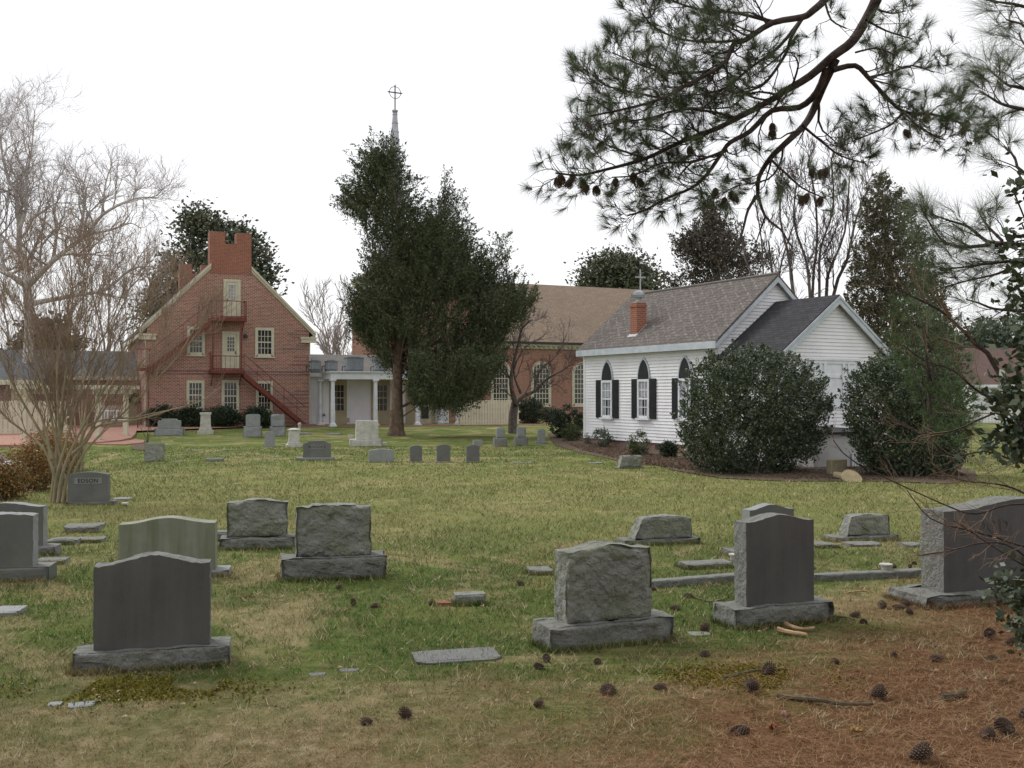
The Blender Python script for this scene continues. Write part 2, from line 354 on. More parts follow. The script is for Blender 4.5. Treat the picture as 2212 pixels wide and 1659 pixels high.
# ---------------------------------------------------------------- plants
def V3(a): return Vector((float(a[0]), float(a[1]), float(a[2])))
class Tree:
    def __init__(s, seed): s.rng = random.Random(seed); s.t = []; s.tips = []
    def smooth(s, pts, k=3):
        out = []
        n = len(pts)
        for i in range(n - 1):
            p0 = pts[max(i - 1, 0)]; p1 = pts[i]; p2 = pts[i + 1]; p3 = pts[min(i + 2, n - 1)]
            for j in range(k):
                t_ = j / k
                out.append(.5 * ((2 * p1) + (p2 - p0) * t_ + (2 * p0 - 5 * p1 + 4 * p2 - p3) * t_ ** 2 + (3 * p1 - p0 - 3 * p2 + p3) * t_ ** 3))
        return out + [pts[-1]]
    def limb(s, pts, r0, r1, k=3, big=True):
        pts = s.smooth([V3(p) for p in pts], k); n = len(pts)
        r = [r0 + (r1 - r0) * (i / (n - 1)) ** .8 for i in range(n)]
        s.t.append((pts, r, big)); return pts, r
    def sprout(s, pts, r, n, L, lev, ang=.9, trop=.15, wig=.25, a=.2, b=1.0, lr=.62, nr=.6, flat=None, rk=.6, rmin=.002, seg=5, big=False):
        """n side branches along pts, recursive"""
        rg = s.rng; m = len(pts)
        for i in range(n):
            f = a + (b - a) * (i + rg.random()) / n
            j = min(int(f * (m - 1)), m - 2); p = pts[j].lerp(pts[j + 1], f * (m - 1) - j)
            tan = (pts[j + 1] - pts[j]).normalized()
            q = Vector((rg.gauss(0, 1), rg.gauss(0, 1), rg.gauss(0, 1)))
            if flat is not None: q.y *= flat
            q = (q - tan * q.dot(tan)).normalized()
            an = ang * rg.uniform(.6, 1.25)
            d = (tan * math.cos(an) + q * math.sin(an)).normalized()
            l = L * rg.uniform(.55, 1.2) * (1 - .45 * f); rr = max(min(r[j] * rk, l * .03), rmin)
            cp = [p]; h = l / seg
            for k in range(seg):
                d = (d + Vector((rg.gauss(0, wig), rg.gauss(0, wig) * (flat if flat is not None else 1), rg.gauss(0, wig))) + Vector((0, 0, trop))).normalized(); p = p + d * h; cp.append(p)
            cr = [rr * (1 - .7 * k / seg) for k in range(seg + 1)]
            s.t.append((cp, cr, big))
            if lev > 1: s.sprout(cp, cr, max(int(n * nr), 2), L * lr, lev - 1, ang, trop, wig, .25, 1, lr, nr, flat, rk, rmin, max(seg - 1, 3))
            else: s.tips.append((cp[-1], d))
            if lev <= 2: s.tips.append((cp[-1], d))
    def mesh(s, name, mat, parent, big, thick_n=7, thin_n=3):
        Vs = []; Fs = []; base = 0
        for pts, r, b in s.t:
            if b != big: continue
            n = thick_n if b else thin_n; P = np.array([tuple(p) for p in pts]); m = len(P)
            T = np.gradient(P, axis=0); T /= np.linalg.norm(T, axis=1)[:, None] + 1e-9
            ref = np.array([.3, 1, .2]) if abs(T[0, 1]) < .8 else np.array([1, .2, .1])
            A = np.cross(T, ref); A /= np.linalg.norm(A, axis=1)[:, None] + 1e-9; B = np.cross(T, A)
            th = np.arange(n) * 2 * math.pi / n
            ringp = P[:, None, :] + (A[:, None, :] * np.cos(th)[None, :, None] + B[:, None, :] * np.sin(th)[None, :, None]) * np.array(r)[:, None, None]
            Vs.append(ringp.reshape(-1, 3))
            i = np.arange(m - 1)[:, None] * n; k = np.arange(n)[None, :]; k2 = (k + 1) % n
            Fs.append((base + np.stack([i + k, i + k2, i + n + k2, i + n + k], -1)).reshape(-1, 4)); base += m * n
        if not Vs: return None
        V = np.concatenate(Vs); Fa = np.concatenate(Fs)
        me = bpy.data.meshes.new(name); me.vertices.add(len(V)); me.vertices.foreach_set('co', V.astype(np.float32).ravel())
        me.loops.add(Fa.size); me.loops.foreach_set('vertex_index', Fa.astype(np.int32).ravel())
        me.polygons.add(len(Fa)); me.polygons.foreach_set('loop_start', np.arange(0, Fa.size, 4, dtype=np.int32))
        me.polygons.foreach_set('use_smooth', np.ones(len(Fa), dtype=bool))
        me.update(calc_edges=True); me.materials.append(MT[mat]); return link(name, me, parent)
def off(P, o):  # world array -> local of an unrotated empty
    return P - np.array(tuple(o))
def crown_pts(rng, prof, Y, ncl, clr, nleaf, dk=.8, bias=.4, up=0.0, zs=.75, gap=None, spray=0, gs=1.0):
    """clusters inside a silhouette [(py, xl, xr)] standing at distance Y"""
    py = np.array([p[0] for p in prof], float); xl = np.array([p[1] for p in prof], float); xr = np.array([p[2] for p in prof], float)
    yy = np.linspace(py[0], py[-1], 300); wdt = np.interp(yy, py, xr) - np.interp(yy, py, xl)
    wdt = np.maximum(wdt, 2) ** 1.15; y = rng.choice(yy, ncl, p=wdt / wdt.sum()) + rng.normal(0, 2, ncl)
    l = np.interp(y, py, xl); r = np.interp(y, py, xr); mid = (l + r) / 2; Rr = (r - l) / 2
    th = rng.uniform(0, 2 * np.pi, ncl); rad = rng.uniform(0, 1, ncl) ** bias
    k = Y / F
    X = (mid + Rr * rad * np.cos(th) - CX) * k; Z = (HOR - y) * k + CAM.z; YY = Y + Rr * k * rad * np.sin(th) * dk
    X = X * YY / Y; Z = CAM.z + (Z - CAM.z) * YY / Y
    C = np.stack([X, YY, Z], 1)
    D = np.stack([np.cos(th) * rad, np.sin(th) * rad, np.full(ncl, up)], 1)
    if gap is not None:
        q = np.random.default_rng(3); v = np.zeros(ncl)
        for _ in range(7):
            w_ = q.normal(size=3); w_ /= np.linalg.norm(w_); v += np.sin(C @ w_ * gs * q.uniform(.7, 2.0) + q.uniform(0, 6.28))
        kp = v / 7 > gap; C, D = C[kp], D[kp]; ncl = len(C)
    s = rng.uniform(.5, 1.3, ncl)
    if spray:
        A = D * np.array([1, 1, 0]) * .9 + np.array([0, 0, .75]) + rng.normal(size=(ncl, 3)) * .35; A /= np.linalg.norm(A, axis=1)[:, None]
        t_ = rng.uniform(0, 1, ncl * nleaf) ** .8; Ar = np.repeat(A, nleaf, 0); sr_ = np.repeat(s, nleaf)
        P = np.repeat(C, nleaf, 0) + Ar * (spray * sr_ * (t_ - .4))[:, None] + rng.normal(size=(ncl * nleaf, 3)) * (clr * sr_ * (1.08 - t_) * .8)[:, None]
        return P, Ar, C
    P = np.repeat(C, nleaf, 0) + rng.normal(size=(ncl * nleaf, 3)) * np.array([1, 1, zs]) * (clr * np.repeat(s, nleaf))[:, None]
    return P, np.repeat(D, nleaf, 0), C
def bushy(name, label, cat, base, prof, Y, ncl, clr, nleaf, size, asp, mat, seed, group=None, stems=0, stemmat='bark_grey', dk=.8, part='leaves', trunk=None, spread=.8, extra=None, bias=.4, up=.2, sr=.02, gap=None, spray=0, gs=1.0, clear=None):
    """evergreen: Empty > leaves, stem/trunk"""
    rng = np.random.default_rng(seed); b = Vector(base)
    root = empty(name, b, 0, label, cat, group)
    P, D, C = crown_pts(rng, prof, Y, ncl, clr, nleaf, dk, bias, up, .75, gap, spray, gs)
    Ps = [P]; Ds = [D]
    for e in (extra or []):
        p2, d2, c2 = crown_pts(rng, e[0], Y + e[3], e[1], clr, e[2], dk, bias, up, .75, gap, spray, gs); Ps.append(p2); Ds.append(d2); C = np.concatenate([C, c2])
    P = np.concatenate(Ps); D = np.concatenate(Ds)
    if clear: k_ = ~clear(P); P, D = P[k_], D[k_]
    P[:, 2] = np.maximum(P[:, 2], gz(b.x, b.y) + .03)
    npmesh(part, off(cards(rng, P, size, asp, D * 1.2, spread), b), 4, mat, root)
    T = Tree(seed)
    if trunk:
        for pts, r0, r1 in trunk:
            pp, rr = T.limb([Vector(p) - b for p in pts], r0, r1)
    if stems:
        idx = rng.choice(len(C), stems, replace=False)
        for i in idx:
            e = Vector([float(x) for x in C[i]]) - b
            o = Vector((rng.normal(0, .12), rng.normal(0, .12), -.05))
            if trunk: o = T.t[0][0][int(rng.uniform(.2, .9) * (len(T.t[0][0]) - 1))]
            mid = o.lerp(e, .5) + Vector((rng.normal(0, .08), rng.normal(0, .08), -.08 * (e - o).length))
            T.limb([o, mid, e], sr, sr * .3, 3)
    if T.t: T.mesh('trunk' if trunk else 'stems', stemmat, root, True, 8 if trunk else 5)
    return root
def baretree(name, label, base, traces, seed, bark, twig, group=None, cat='tree', sp=None, big_r=0, extra=None):
    """traces: list of (points, r0, r1, n_side, len_side, levels)"""
    b = Vector(base); root = empty(name, b, 0, label, cat, group); T = Tree(seed); sp = sp or {}
    for pts, r0, r1, n, Ls, lev in traces:
        p, r = T.limb([Vector(q) - b for q in pts], r0, r1)
        if n: T.sprout(p, r, n, Ls, lev, **sp)
    T.mesh('trunk', bark, root, True, 8); T.mesh('crown', twig, root, False)
    return root
# ---------------------------------------------------------------- buildings
class Bld:
    def __init__(s, name, origin, yaw, label, cat='building'):
        s.o = Vector(origin); s.yaw = yaw; s.e = empty(name, s.o, yaw, label, cat)
        s.M = Matrix.Rotation(-yaw, 3, 'Z')
    def loc(s, p): return s.M @ (Vector(p) - s.o)
    def hit(s, px, py, ax=1, val=0.0):
        """local point where the pixel's ray meets local plane axis=val"""
        a = s.M @ (CAM - s.o); d = s.M @ ray(px, py); t = (val - a[ax]) / d[ax]; return a + d * t
def clap(mb, iv, z0, z1, ex=.115, out=.028):
    z = z0
    while z < z1 - .01:
        zt = min(z + ex, z1); a, b = iv(z), iv(zt)
        if a and b and a[1] > a[0]:
            if b[1] < b[0]: b = ((b[0] + b[1]) / 2,) * 2
            mb.add([(a[0], -out, z), (a[1], -out, z), (b[1], 0, zt), (b[0], 0, zt), (a[0], .02, z), (a[1], .02, z)],
                   [(0, 1, 2, 3), (0, 4, 5, 1)])
        z += ex
def arch_pts(x0, x1, z0, z1, kind, n=14):
    """open outline from bottom-left up over the top to bottom-right"""
    cx = (x0 + x1) / 2; w_ = (x1 - x0) / 2
    if kind == 'round':
        zs = z1 - w_; return [(x0, z0)] + [(cx - w_ * math.cos(math.pi * i / n), zs + w_ * math.sin(math.pi * i / n)) for i in range(n + 1)] + [(x1, z0)]
    if kind == 'gothic':
        h = z1 - z0; pts = []
        for i in range(n + 1):
            t_ = i / n; pts.append((x0 + w_ * (1 - math.cos(t_ * 1.25)) / (1 - math.cos(1.25)), z0 + h * math.sin(t_ * 1.25) / math.sin(1.25)))
        return pts + [(2 * cx - x, z) for x, z in reversed(pts[:-1])]
    return [(x0, z0), (x0, z1), (x1, z1), (x1, z0)]
def window(parent, x0, x1, z0, z1, cols, rows, frame='cream', kind='rect', yp=0, fw=.09, sash=True, sill=True, xf=None, name='window', glass='glass', proud=.05, bar=.025, curtain=False):
    o = arch_pts(x0, x1, z0, z1, kind); inn = arch_pts(x0 + fw, x1 - fw, z0 + fw, z1 - fw, kind)
    mb = MB(xf); mb.ring(o, inn, yp - proud, yp + .01); mb.box(x0 + fw, x1 - fw, yp - proud, yp, z0, z0 + fw)
    if sill: mb.box(x0 - .06, x1 + .06, yp - proud - .05, yp, z0 - .07, z0 - .002)
    ia, ib, ja, jb = x0 + fw, x1 - fw, z0 + fw, z1 - fw
    def top(x):
        if kind == 'round': c = (ia + ib) / 2; r_ = (ib - ia) / 2; return jb - r_ + math.sqrt(max(r_ * r_ - (x - c) ** 2, 0))
        return jb
    for i in range(1, cols):
        x = ia + (ib - ia) * i / cols; mb.box(x - bar / 2, x + bar / 2, yp - .03, yp - .016, ja, top(x))
    for j in range(1, rows):
        z = ja + (jb - ja) * j / rows; a, b = ia, ib
        if kind == 'round' and z > jb - (ib - ia) / 2:
            r_ = (ib - ia) / 2; h = math.sqrt(max(r_ * r_ - (z - jb + r_) ** 2, 0)); c = (ia + ib) / 2; a, b = c - h, c + h
        th = bar * (2.2 if sash and j == rows // 2 else 1); mb.box(a, b, yp - .034, yp - .014, z - th / 2, z + th / 2)
    f = mb.build(name, frame, parent)
    g = MB(xf); pts = list(reversed(arch_pts(ia, ib, ja, jb, kind)))
    g.add([(x, yp - .010, z) for x, z in pts], [list(range(len(pts)))]); g.build('pane', glass, f)
    if curtain:
        c_ = MB(xf); c_.box(ia, ia + (ib - ia) * .22, yp - .014, yp - .011, ja, jb); c_.box(ib - (ib - ia) * .2, ib, yp - .014, yp - .011, ja, jb)
        c_.box(ia + (ib - ia) * .22, ib - (ib - ia) * .2, yp - .014, yp - .011, ja + (jb - ja) * .55, jb); c_.build('curtain', 'curtain', f)
    return f
# ================================================================ GROUND
def terrain():
    xs = np.unique(np.concatenate([np.linspace(-26, 26, 105), np.linspace(-600, 600, 25)]))
    ys = np.unique(np.concatenate([np.linspace(-6, 62, 137), np.linspace(62, 900, 12), [-60, -20]]))
    X, Y = np.meshgrid(xs, ys); Z = gznp(X, Y)
    n = len(xs); V = np.stack([X, Y, Z], -1).reshape(-1, 3)
    F_ = [(j * n + i, j * n + i + 1, (j + 1) * n + i + 1, (j + 1) * n + i) for j in range(len(ys) - 1) for i in range(n - 1)]
    me = bpy.data.meshes.new('lawn'); me.from_pydata(V.tolist(), [], F_); me.polygons.foreach_set('use_smooth', [True] * len(F_))
    me.materials.append(MT['lawn']); tag(link('lawn', me), kind='structure')
terrain()
def sheet(name, px, mat, lift=.012, th=None, kind='structure'):
    pts = [gp(*p) for p in px]; mb = MB(); c = sum(pts, Vector()) / len(pts); n = len(pts)
    z = lambda p: gz(p.x, p.y) + lift
    vs = [(c.x, c.y, z(c))] + [(p.x, p.y, z(p)) for p in pts]; fs = [(0, i + 1, (i + 1) % n + 1) for i in range(n)]
    if th:
        vs += [(p.x, p.y, z(p) - th - .1) for p in pts]; fs += [(i + 1, n + i + 1, n + (i + 1) % n + 1, (i + 1) % n + 1) for i in range(n)]
    mb.add(vs, fs); return tag(mb.build(name, mat), kind=kind)
sheet('mulch_bed', [(1183, 938), (1200, 962), (1252, 979), (1310, 990), (1360, 1004), (1420, 1006), (1455, 1017), (1560, 1034), (1700, 1041), (1870, 1040), (2050, 1046), (2110, 1036), (2105, 1018), (2000, 990), (1700, 960), (1400, 930), (1262, 920)], 'mulch', .02)
sheet('mulch_circle', [(283, 965), (300, 958), (330, 956), (352, 962), (350, 969), (320, 974), (290, 972)], 'mulch', .02)
sheet('brick_patio', [(130, 962), (60, 966), (-60, 966), (-60, 945), (60, 930), (150, 921), (300, 920), (640, 918), (640, 922), (420, 924), (330, 925), (296, 931), (292, 942), (283, 950), (262, 955), (225, 959)], 'paver', .10, .1)
sheet('brick_step', [(205, 961), (262, 956), (292, 951), (312, 953), (310, 958), (270, 962)], 'paver', .05, .05)
sheet('brick_path', [(660, 921), (1010, 919.5), (1200, 917.5), (1240, 912), (1190, 914.5), (1010, 917), (660, 918)], 'paver', .03, .03)
# ================================================================ WHITE CHAPEL
B = at(1550, 852, 34); B.z = -.45
ch = Bld('white_chapel', B, R(28.3), 'white clapboard chapel with brown shingle roof, gothic windows and small brick chimney')
E = ch.e; Lm, Wm, zb, ze, zr = 8.3, 5.0, .29, 3.98, 6.13; sl_ = (zr - ze) / (Wm / 2)
side = lambda u, d, z: (d, -u, z)
mb = MB(); mb.prism([(.02, zb), (Wm - .02, zb), (Wm - .02, ze), (Wm / 2, zr - .02), (.02, ze)], .02, Lm)
clap(mb, lambda z: (0, Wm) if z <= ze else (Wm / 2 - (zr - z) / sl_, Wm / 2 + (zr - z) / sl_), zb, zr - .05)
mb.xf = side; clap(mb, lambda z: (-Lm, 0), zb, ze); mb.xf = None
for z0, z1 in ((zb, ze),):
    mb.box(-.035, .09, -.035, -.016, z0, z1); mb.box(-.036, -.017, -.016, .09, z0, z1); mb.box(-.035, -.017, Lm - .1, Lm + .01, z0, z1)
mb.build('wall', 'white', E)
mb = MB(); mb.box(.03, Wm - .03, .03, Lm - .03, -.3, zb - .002); mb.build('foundation', 'fbrick', E)
mb = MB(); mb.box(.005, .03, 3.2, 3.5, .08, .22); mb.build('foundation_vent', 'iron', E)
ov = .24; mb = MB()
zo = ze - ov * sl_ + .07
mb.slab([(-ov, -.2, zo), (Wm / 2, -.2, zr + .07), (Wm / 2, Lm + .2, zr + .07), (-ov, Lm + .2, zo)], .09)
mb.slab([(Wm / 2, -.2, zr + .07), (Wm + ov, -.2, zo), (Wm + ov, Lm + .2, zo), (Wm / 2, Lm + .2, zr + .07)], .09)
roof = mb.build('roof', 'shwhite', E)
mb = MB(); mb.tube([(Wm / 2, -.2, zr + .09), (Wm / 2, Lm + .2, zr + .09)], .05, 6); mb.build('ridge_cap', 'shgrey', roof)
mb = MB()
for sx in (0, 1):
    f = (lambda x: x) if not sx else (lambda x: Wm - x)
    q = [(f(-ov), zo - .26), (f(Wm / 2), zr - .21), (f(Wm / 2), zr - .03), (f(-ov), zo - .10)]
    if sx: q = q[::-1]
    mb.prism(q, -.215, -.17)
mb.box(-ov - .03, -ov, -.21, Lm + .2, zo - .26, zo - .02); mb.box(-ov + .01, -.02, -.2, Lm, zo - .24, zo - .21)
mb.build('trim', 'greytrim', E)
for k, (a, b_) in enumerate(((262, 328), (484, 556), (735, 812))):
    ya = ch.hit(1209.7 + a * .3516, 860, 0, 0).y; yb = ch.hit(1209.7 + b_ * .3516, 860, 0, 0).y
    pc = 1209.7 + (a + b_) / 2 * .3516
    zt = ch.hit(pc, 553 + (764, 757, 752)[k] * .3516, 0, 0).z; z0 = ch.hit(pc, 553 + (992, 996, 1000)[k] * .3516, 0, 0).z; zg = ch.hit(pc, 553 + (652, 637, 624)[k] * .3516, 0, 0).z
    f = window(E, -ya, -yb, z0, zt, 3, 4, 'trimwhite', yp=-.03, fw=.09, xf=side, curtain=True, bar=.03)
    mb = MB(side); o = arch_pts(-ya + .04, -yb - .04, zt + .01, zg, 'gothic'); mb.prism(o[::-1], -.075, -.02)
    lv = mb.build('arched_louver', 'black', f)
    mb = MB(side); i_ = arch_pts(-ya + .04, -yb - .04, zt + .01, zg, 'gothic'); mb.ring(arch_pts(-ya - .02, -yb + .02, zt + .01, zg + .09, 'gothic'), i_, -.06, -.015); mb.build('arch_frame', 'greytrim', f)
    sw = abs(ya - yb) * .52
    for u0, u1 in ((-ya - sw - .01, -ya - .01), (-yb + .01, -yb + sw + .01)):
        mb = MB(side); mb.box(u0, u1, -.065, -.025, z0 - .02, zt + .02)
        for q in range(26):
            z = z0 + .05 + q * (zt - z0 - .1) / 26; mb.box(u0 + .04, u1 - .04, -.073, -.065, z, z + .02)
        mb.build('shutter', 'black', E)
# chimney on the near roof slope
d0 = ch.M @ ray(1379, 712); a0 = ch.M @ (CAM - ch.o); tt = ((ze + .07) + sl_ * a0.x - a0.z) / (d0.z - sl_ * d0.x)
c0 = a0 + d0 * tt; hw = .22
mb = MB(); mb.box(c0.x - hw, c0.x + hw, c0.y - hw, c0.y + hw, c0.z - .6, c0.z + 1.02); mb.box(c0.x - hw - .03, c0.x + hw + .03, c0.y - hw - .03, c0.y + hw + .03, c0.z + .86, c0.z + .94)
chm = mb.build('chimney', 'chimbrick', E)
mb = MB(); zt = c0.z + 1.02; mb.box(c0.x - .16, c0.x + .16, c0.y - .16, c0.y + .16, zt, zt + .04)
mb.lathe([(.1, zt + .04), (.1, zt + .16), (.2, zt + .2), (.235, zt + .3), (.2, zt + .4), (.1, zt + .47), (.01, zt + .49)], c0.x, c0.y, 18)
for k in range(18):
    an = k * math.pi / 9; pts = [(c0.x + r_ * math.cos(an + dz), c0.y + r_ * math.sin(an + dz), zt + z_) for r_, z_, dz in ((.2, .2, 0), (.245, .3, .1), (.2, .4, .2), (.1, .47, .3))]
    mb.tube(pts, .012, 3)
mb.build('turbine_vent', 'galv', chm)
mb = MB(); mb.box(c0.x - .45, c0.x - hw, c0.y - .3, c0.y + .3, 0, 0) if False else None
mb.slab([(c0.x - hw - .12, c0.y - hw - .06, ze + .085 + sl_ * (c0.x - hw - .12)), (c0.x + hw, c0.y - hw - .06, ze + .085 + sl_ * (c0.x + hw)), (c0.x + hw, c0.y + hw + .06, ze + .085 + sl_ * (c0.x + hw)), (c0.x - hw - .12, c0.y + hw + .06, ze + .085 + sl_ * (c0.x - hw - .12))], .01)
mb.build('flashing', 'galv', chm)
# roof cross
mb = MB(); cx_, cy_ = Wm / 2, Lm - .4; mb.box(cx_ - .02, cx_ + .02, cy_ - .02, cy_ + .02, zr + .05, zr + 1.1); mb.box(cx_ - .24, cx_ + .24, cy_ - .028, cy_ + .028, zr + .74, zr + .8)
mb.build('roof_cross', 'galv', E)
# gabled wing
wx0, wx1, wy, wc, we, wr = .12, 4.98, -2.72, 2.55, 3.36, 5.2; wsl = (wr - we) / (wc - wx0)
mb = MB(); mb.prism([(wx0 + .02, .97), (wx1 - .02, .97), (wx1 - .02, we), (wc, wr - .03), (wx0 + .02, we)], wy + .02, -.003)
mb.xf = lambda x, y, z: (x, y + wy, z)
clap(mb, lambda z: (wx0, wx1) if z <= we else (wc - (wr - z) / wsl, wc + (wr - z) / wsl), .97, wr - .05)
mb.xf = lambda u, d, z: (wx0 + d, -u, z); clap(mb, lambda z: (0, -wy), .97, we)
mb.xf = None; mb.build('wing_wall', 'white', E)
mb = MB(); mb.box(wx0 + .03, wx1 - .03, wy + .03, -.01, -.3, .968); mb.build('wing_foundation', 'concrete', E)
mb = MB(); o_ = .22; zo2 = we - o_ * wsl + .06
mb.slab([(wx0 - o_, wy - .22, zo2), (wc, wy - .22, wr + .06), (wc, -.004, wr + .06), (wx0 - o_, -.004, zo2)], .08)
mb.slab([(wc, wy - .22, wr + .06), (wx1 + o_, wy - .22, zo2), (wx1 + o_, -.004, zo2), (wc, -.004, wr + .06)], .08)
mb.build('wing_roof', 'shdark', E)
mb = MB()
for sx in (0, 1):
    f = (lambda x: x) if not sx else (lambda x: 2 * wc - x)
    q = [(f(wx0 - o_), zo2 - .30), (f(wc), wr - .25), (f(wc), wr - .025), (f(wx0 - o_), zo2 - .085)]
    if sx: q = q[::-1]
    mb.prism(q, wy - .235, wy - .19)
    q = [(f(wx0 - o_), zo2 - .12), (f(wc), wr - .07), (f(wc), wr + .02), (f(wx0 - o_), zo2 - .03)]
    if sx: q = q[::-1]
    mb.prism(q, wy - .26, wy - .236)
mb.build('wing_trim', 'greytrim', E)
def P3(z): return 1209.7 + z * .3516
p0 = ch.hit(P3(1520), 553 + 636 * .3516, 1, wy); p1 = ch.hit(P3(1828), 553 + 636 * .3516, 1, wy); zb_ = ch.hit(P3(1700), 553 + 930 * .3516, 1, wy).z
mb = MB(); mb.box(p0.x, p1.x, wy - .05, wy - .015, zb_, p0.z); mb.box(p0.x - .03, p1.x + .03, wy - .11, wy - .02, p0.z - .02, p0.z + .05)
wd = p1.x - p0.x
for a, b_ in ((0, .035), (.2, .235), (.29, .345), (.66, .70), (.765, .80), (.965, 1)): mb.box(p0.x + a * wd, p0.x + b_ * wd, wy - .085, wy - .05, zb_, p0.z - .02)
for z in (zb_, zb_ + .95): mb.box(p0.x, p1.x, wy - .08, wy - .05, z, z + .1)
mb.box(p0.x + .2, p1.x - .2, wy - .082, wy - .051, p0.z - .12, p0.z - .02)
dd = mb.build('loft_door', 'trimwhite', E)
mb = MB(); mb.tube([(p0.x + wd * .62, wy - .1, zb_ + .9), (p0.x + wd * .62, wy - .1, zb_ + 1.05)], .012, 5); mb.build('handle', 'iron', dd)
# cellar bulkhead in front of the wing
g0 = ch.loc(gp(1757, 1013)); g1 = ch.hit(1905, 1013, 1, g0.y)
mb = MB(); mb.add([(g0.x, g0.y, -.3), (g1.x, g0.y, -.3), (g1.x, wy, -.3), (g0.x, wy, -.3), (g0.x, g0.y, .93), (g1.x, g0.y, .93), (g1.x, wy, 1.02), (g0.x, wy, 1.02)],
                  [(0, 1, 5, 4), (1, 2, 6, 5), (3, 0, 4, 7), (4, 5, 6, 7)])
bk = mb.build('cellar_entry', 'concrete', E)
mb = MB(); mb.slab([(g0.x - .08, g0.y - .1, 1.0), (g1.x + .08, g0.y - .1, 1.0), (g1.x + .08, wy - .02, 1.09), (g0.x - .08, wy - .02, 1.09)], .06); mb.build('roof', 'shdark', bk)
mb = MB(); xa = ch.hit(1838, 1000, 1, g0.y).x; xb = ch.hit(1865, 1000, 1, g0.y).x
for i in range(5): mb.box(xa + (xb - xa) * i / 5, xa + (xb - xa) * (i + .8) / 5, g0.y - .05, g0.y - .02, -.05, .4)
mb.build('lattice', 'trimwhite', bk)
# ================================================================ BRICK HOUSE
YH = R(24); gx, gy = math.cos(YH), math.sin(YH); Rp = at(667, 852, 58)
k_ = (317 - CX) / F; Wh = (Rp.x - k_ * Rp.y) / (gx - k_ * gy)
ho = Rp - Vector((gx, gy, 0)) * Wh; ho.z = -.25
hs = Bld('brick_house', ho, YH, 'three storey red brick gable house with crenellated chimneys and cream windows'); E = hs.e
H = lambda px, py, v=0.0: hs.hit(px, py, 1, v)
Dh = 16.0; zeh = (H(330, 694).z + H(660, 700).z) / 2 - .25; zph = H(498, 537).z; cxh = Wh / 2; slh = (zph - zeh) / cxh
mb = MB(); mb.prism([(0, -.4), (Wh, -.4), (Wh, zeh), (cxh, zph), (0, zeh)], 0, Dh)
mb.build('wall', 'brick', E)
mb = MB(); zb2 = H(500, 809).z
for z in (zb2, zb2 + .16): mb.box(-.02, Wh + .02, -.022, -.001, z, z + .07)
for py in (716, 723, 730, 748, 755, 773, 781, 789, 846, 853, 861, 872, 880):
    z = H(640, py).z; mb.box(Wh - random.Random(py).uniform(.7, 1.6), Wh + .015, -.016, -.001, z, z + .07)
mb.build('brick_bands', 'brick_dark', E)
def merlon_chim(y0, y1, nm):
    x0, x1 = H(453, 560).x, H(543, 560).x; zs = H(456, 590).z; zn = H(498, 527).z; zt = H(498, 502).z
    a, b_ = H(486.5, 515).x, H(511, 515).x
    mb = MB(); mb.box(x0, x1, y0, y1, zs, zn); mb.box(x0, a, y0, y1, zn, zt); mb.box(b_, x1, y0, y1, zn, zt)
    o = mb.build(nm, 'chimbrick', E)
    pass
merlon_chim(-.02, .75, 'chimney'); merlon_chim(Dh - .75, Dh + .02, 'chimney')
mb = MB(); oh = .38; zoh = zeh - oh * slh + .16
for sx in (0, 1):
    c = [(-oh, .02, zoh), (cxh, .02, zph + .16), (cxh, Dh - .02, zph + .16), (-oh, Dh - .02, zoh)]
    if sx: c = [(Wh - x, y, z) for x, y, z in c][::-1]
    mb.slab(c, .14)
mb.build('roof', 'slate', E)
mb = MB()
for sx in (0, 1):
    f = (lambda x: x) if not sx else (lambda x: Wh - x)
    xs_ = H(456 if not sx else 543, 578).x; xs_ = xs_ if not sx else Wh - xs_
    zz = lambda x: zeh + slh * x + .02
    q = [(f(-oh), zz(-oh) - .14), (f(xs_), zz(xs_) - .14), (f(xs_), zz(xs_) + .16), (f(-oh), zz(-oh) + .16)]
    q2 = [(f(-oh), zz(-oh) + .02), (f(xs_), zz(xs_) + .02), (f(xs_), zz(xs_) + .17), (f(-oh), zz(-oh) + .17)]
    if sx: q = q[::-1]; q2 = q2[::-1]
    mb.prism(q, -.06, -.002); mb.prism(q2, -.14, -.061)
    a, b_ = sorted((f(-oh), f(.45))); mb.box(a, b_, -.12, -.002, zz(-oh) - .42, zz(-oh) - .16)
    a, b_ = sorted((f(-oh - .05), f(.5))); mb.box(a, b_, -.16, -.002, zz(-oh) - .2, zz(-oh) - .1)
    a, b_ = sorted((f(-oh), f(-oh + .12))); mb.box(a, b_, 0, Dh, zz(-oh) - .25, zz(-oh) - .05)
mb.build('rake_trim', 'cream', E)
mb = MB(); zt = zeh - .35
mb.tube([(Wh + .34, .1, zt + .1), (Wh + .3, .1, zt - .1), (Wh + .06, .1, zt - .35), (Wh + .06, .1, 0)], .045, 6)
mb.build('downspout', 'cream', E); mb = MB(); mb.tube([(-.06, .1, zt - .3), (-.06, .1, -.1)], .045, 6); mb.build('downspout', 'cream', E)
for (a, b_, c, d) in ((404, 442, 706, 767), (551, 591.5, 708, 770.5), (403, 441.5, 821.5, 885), (479, 516.5, 821, 890), (553, 589, 823, 890)):
    window(E, H(a, 800).x, H(b_, 800).x, H((a + b_) / 2, d).z, H((a + b_) / 2, c).z, 4, 4, 'cream', fw=.15, bar=.03)
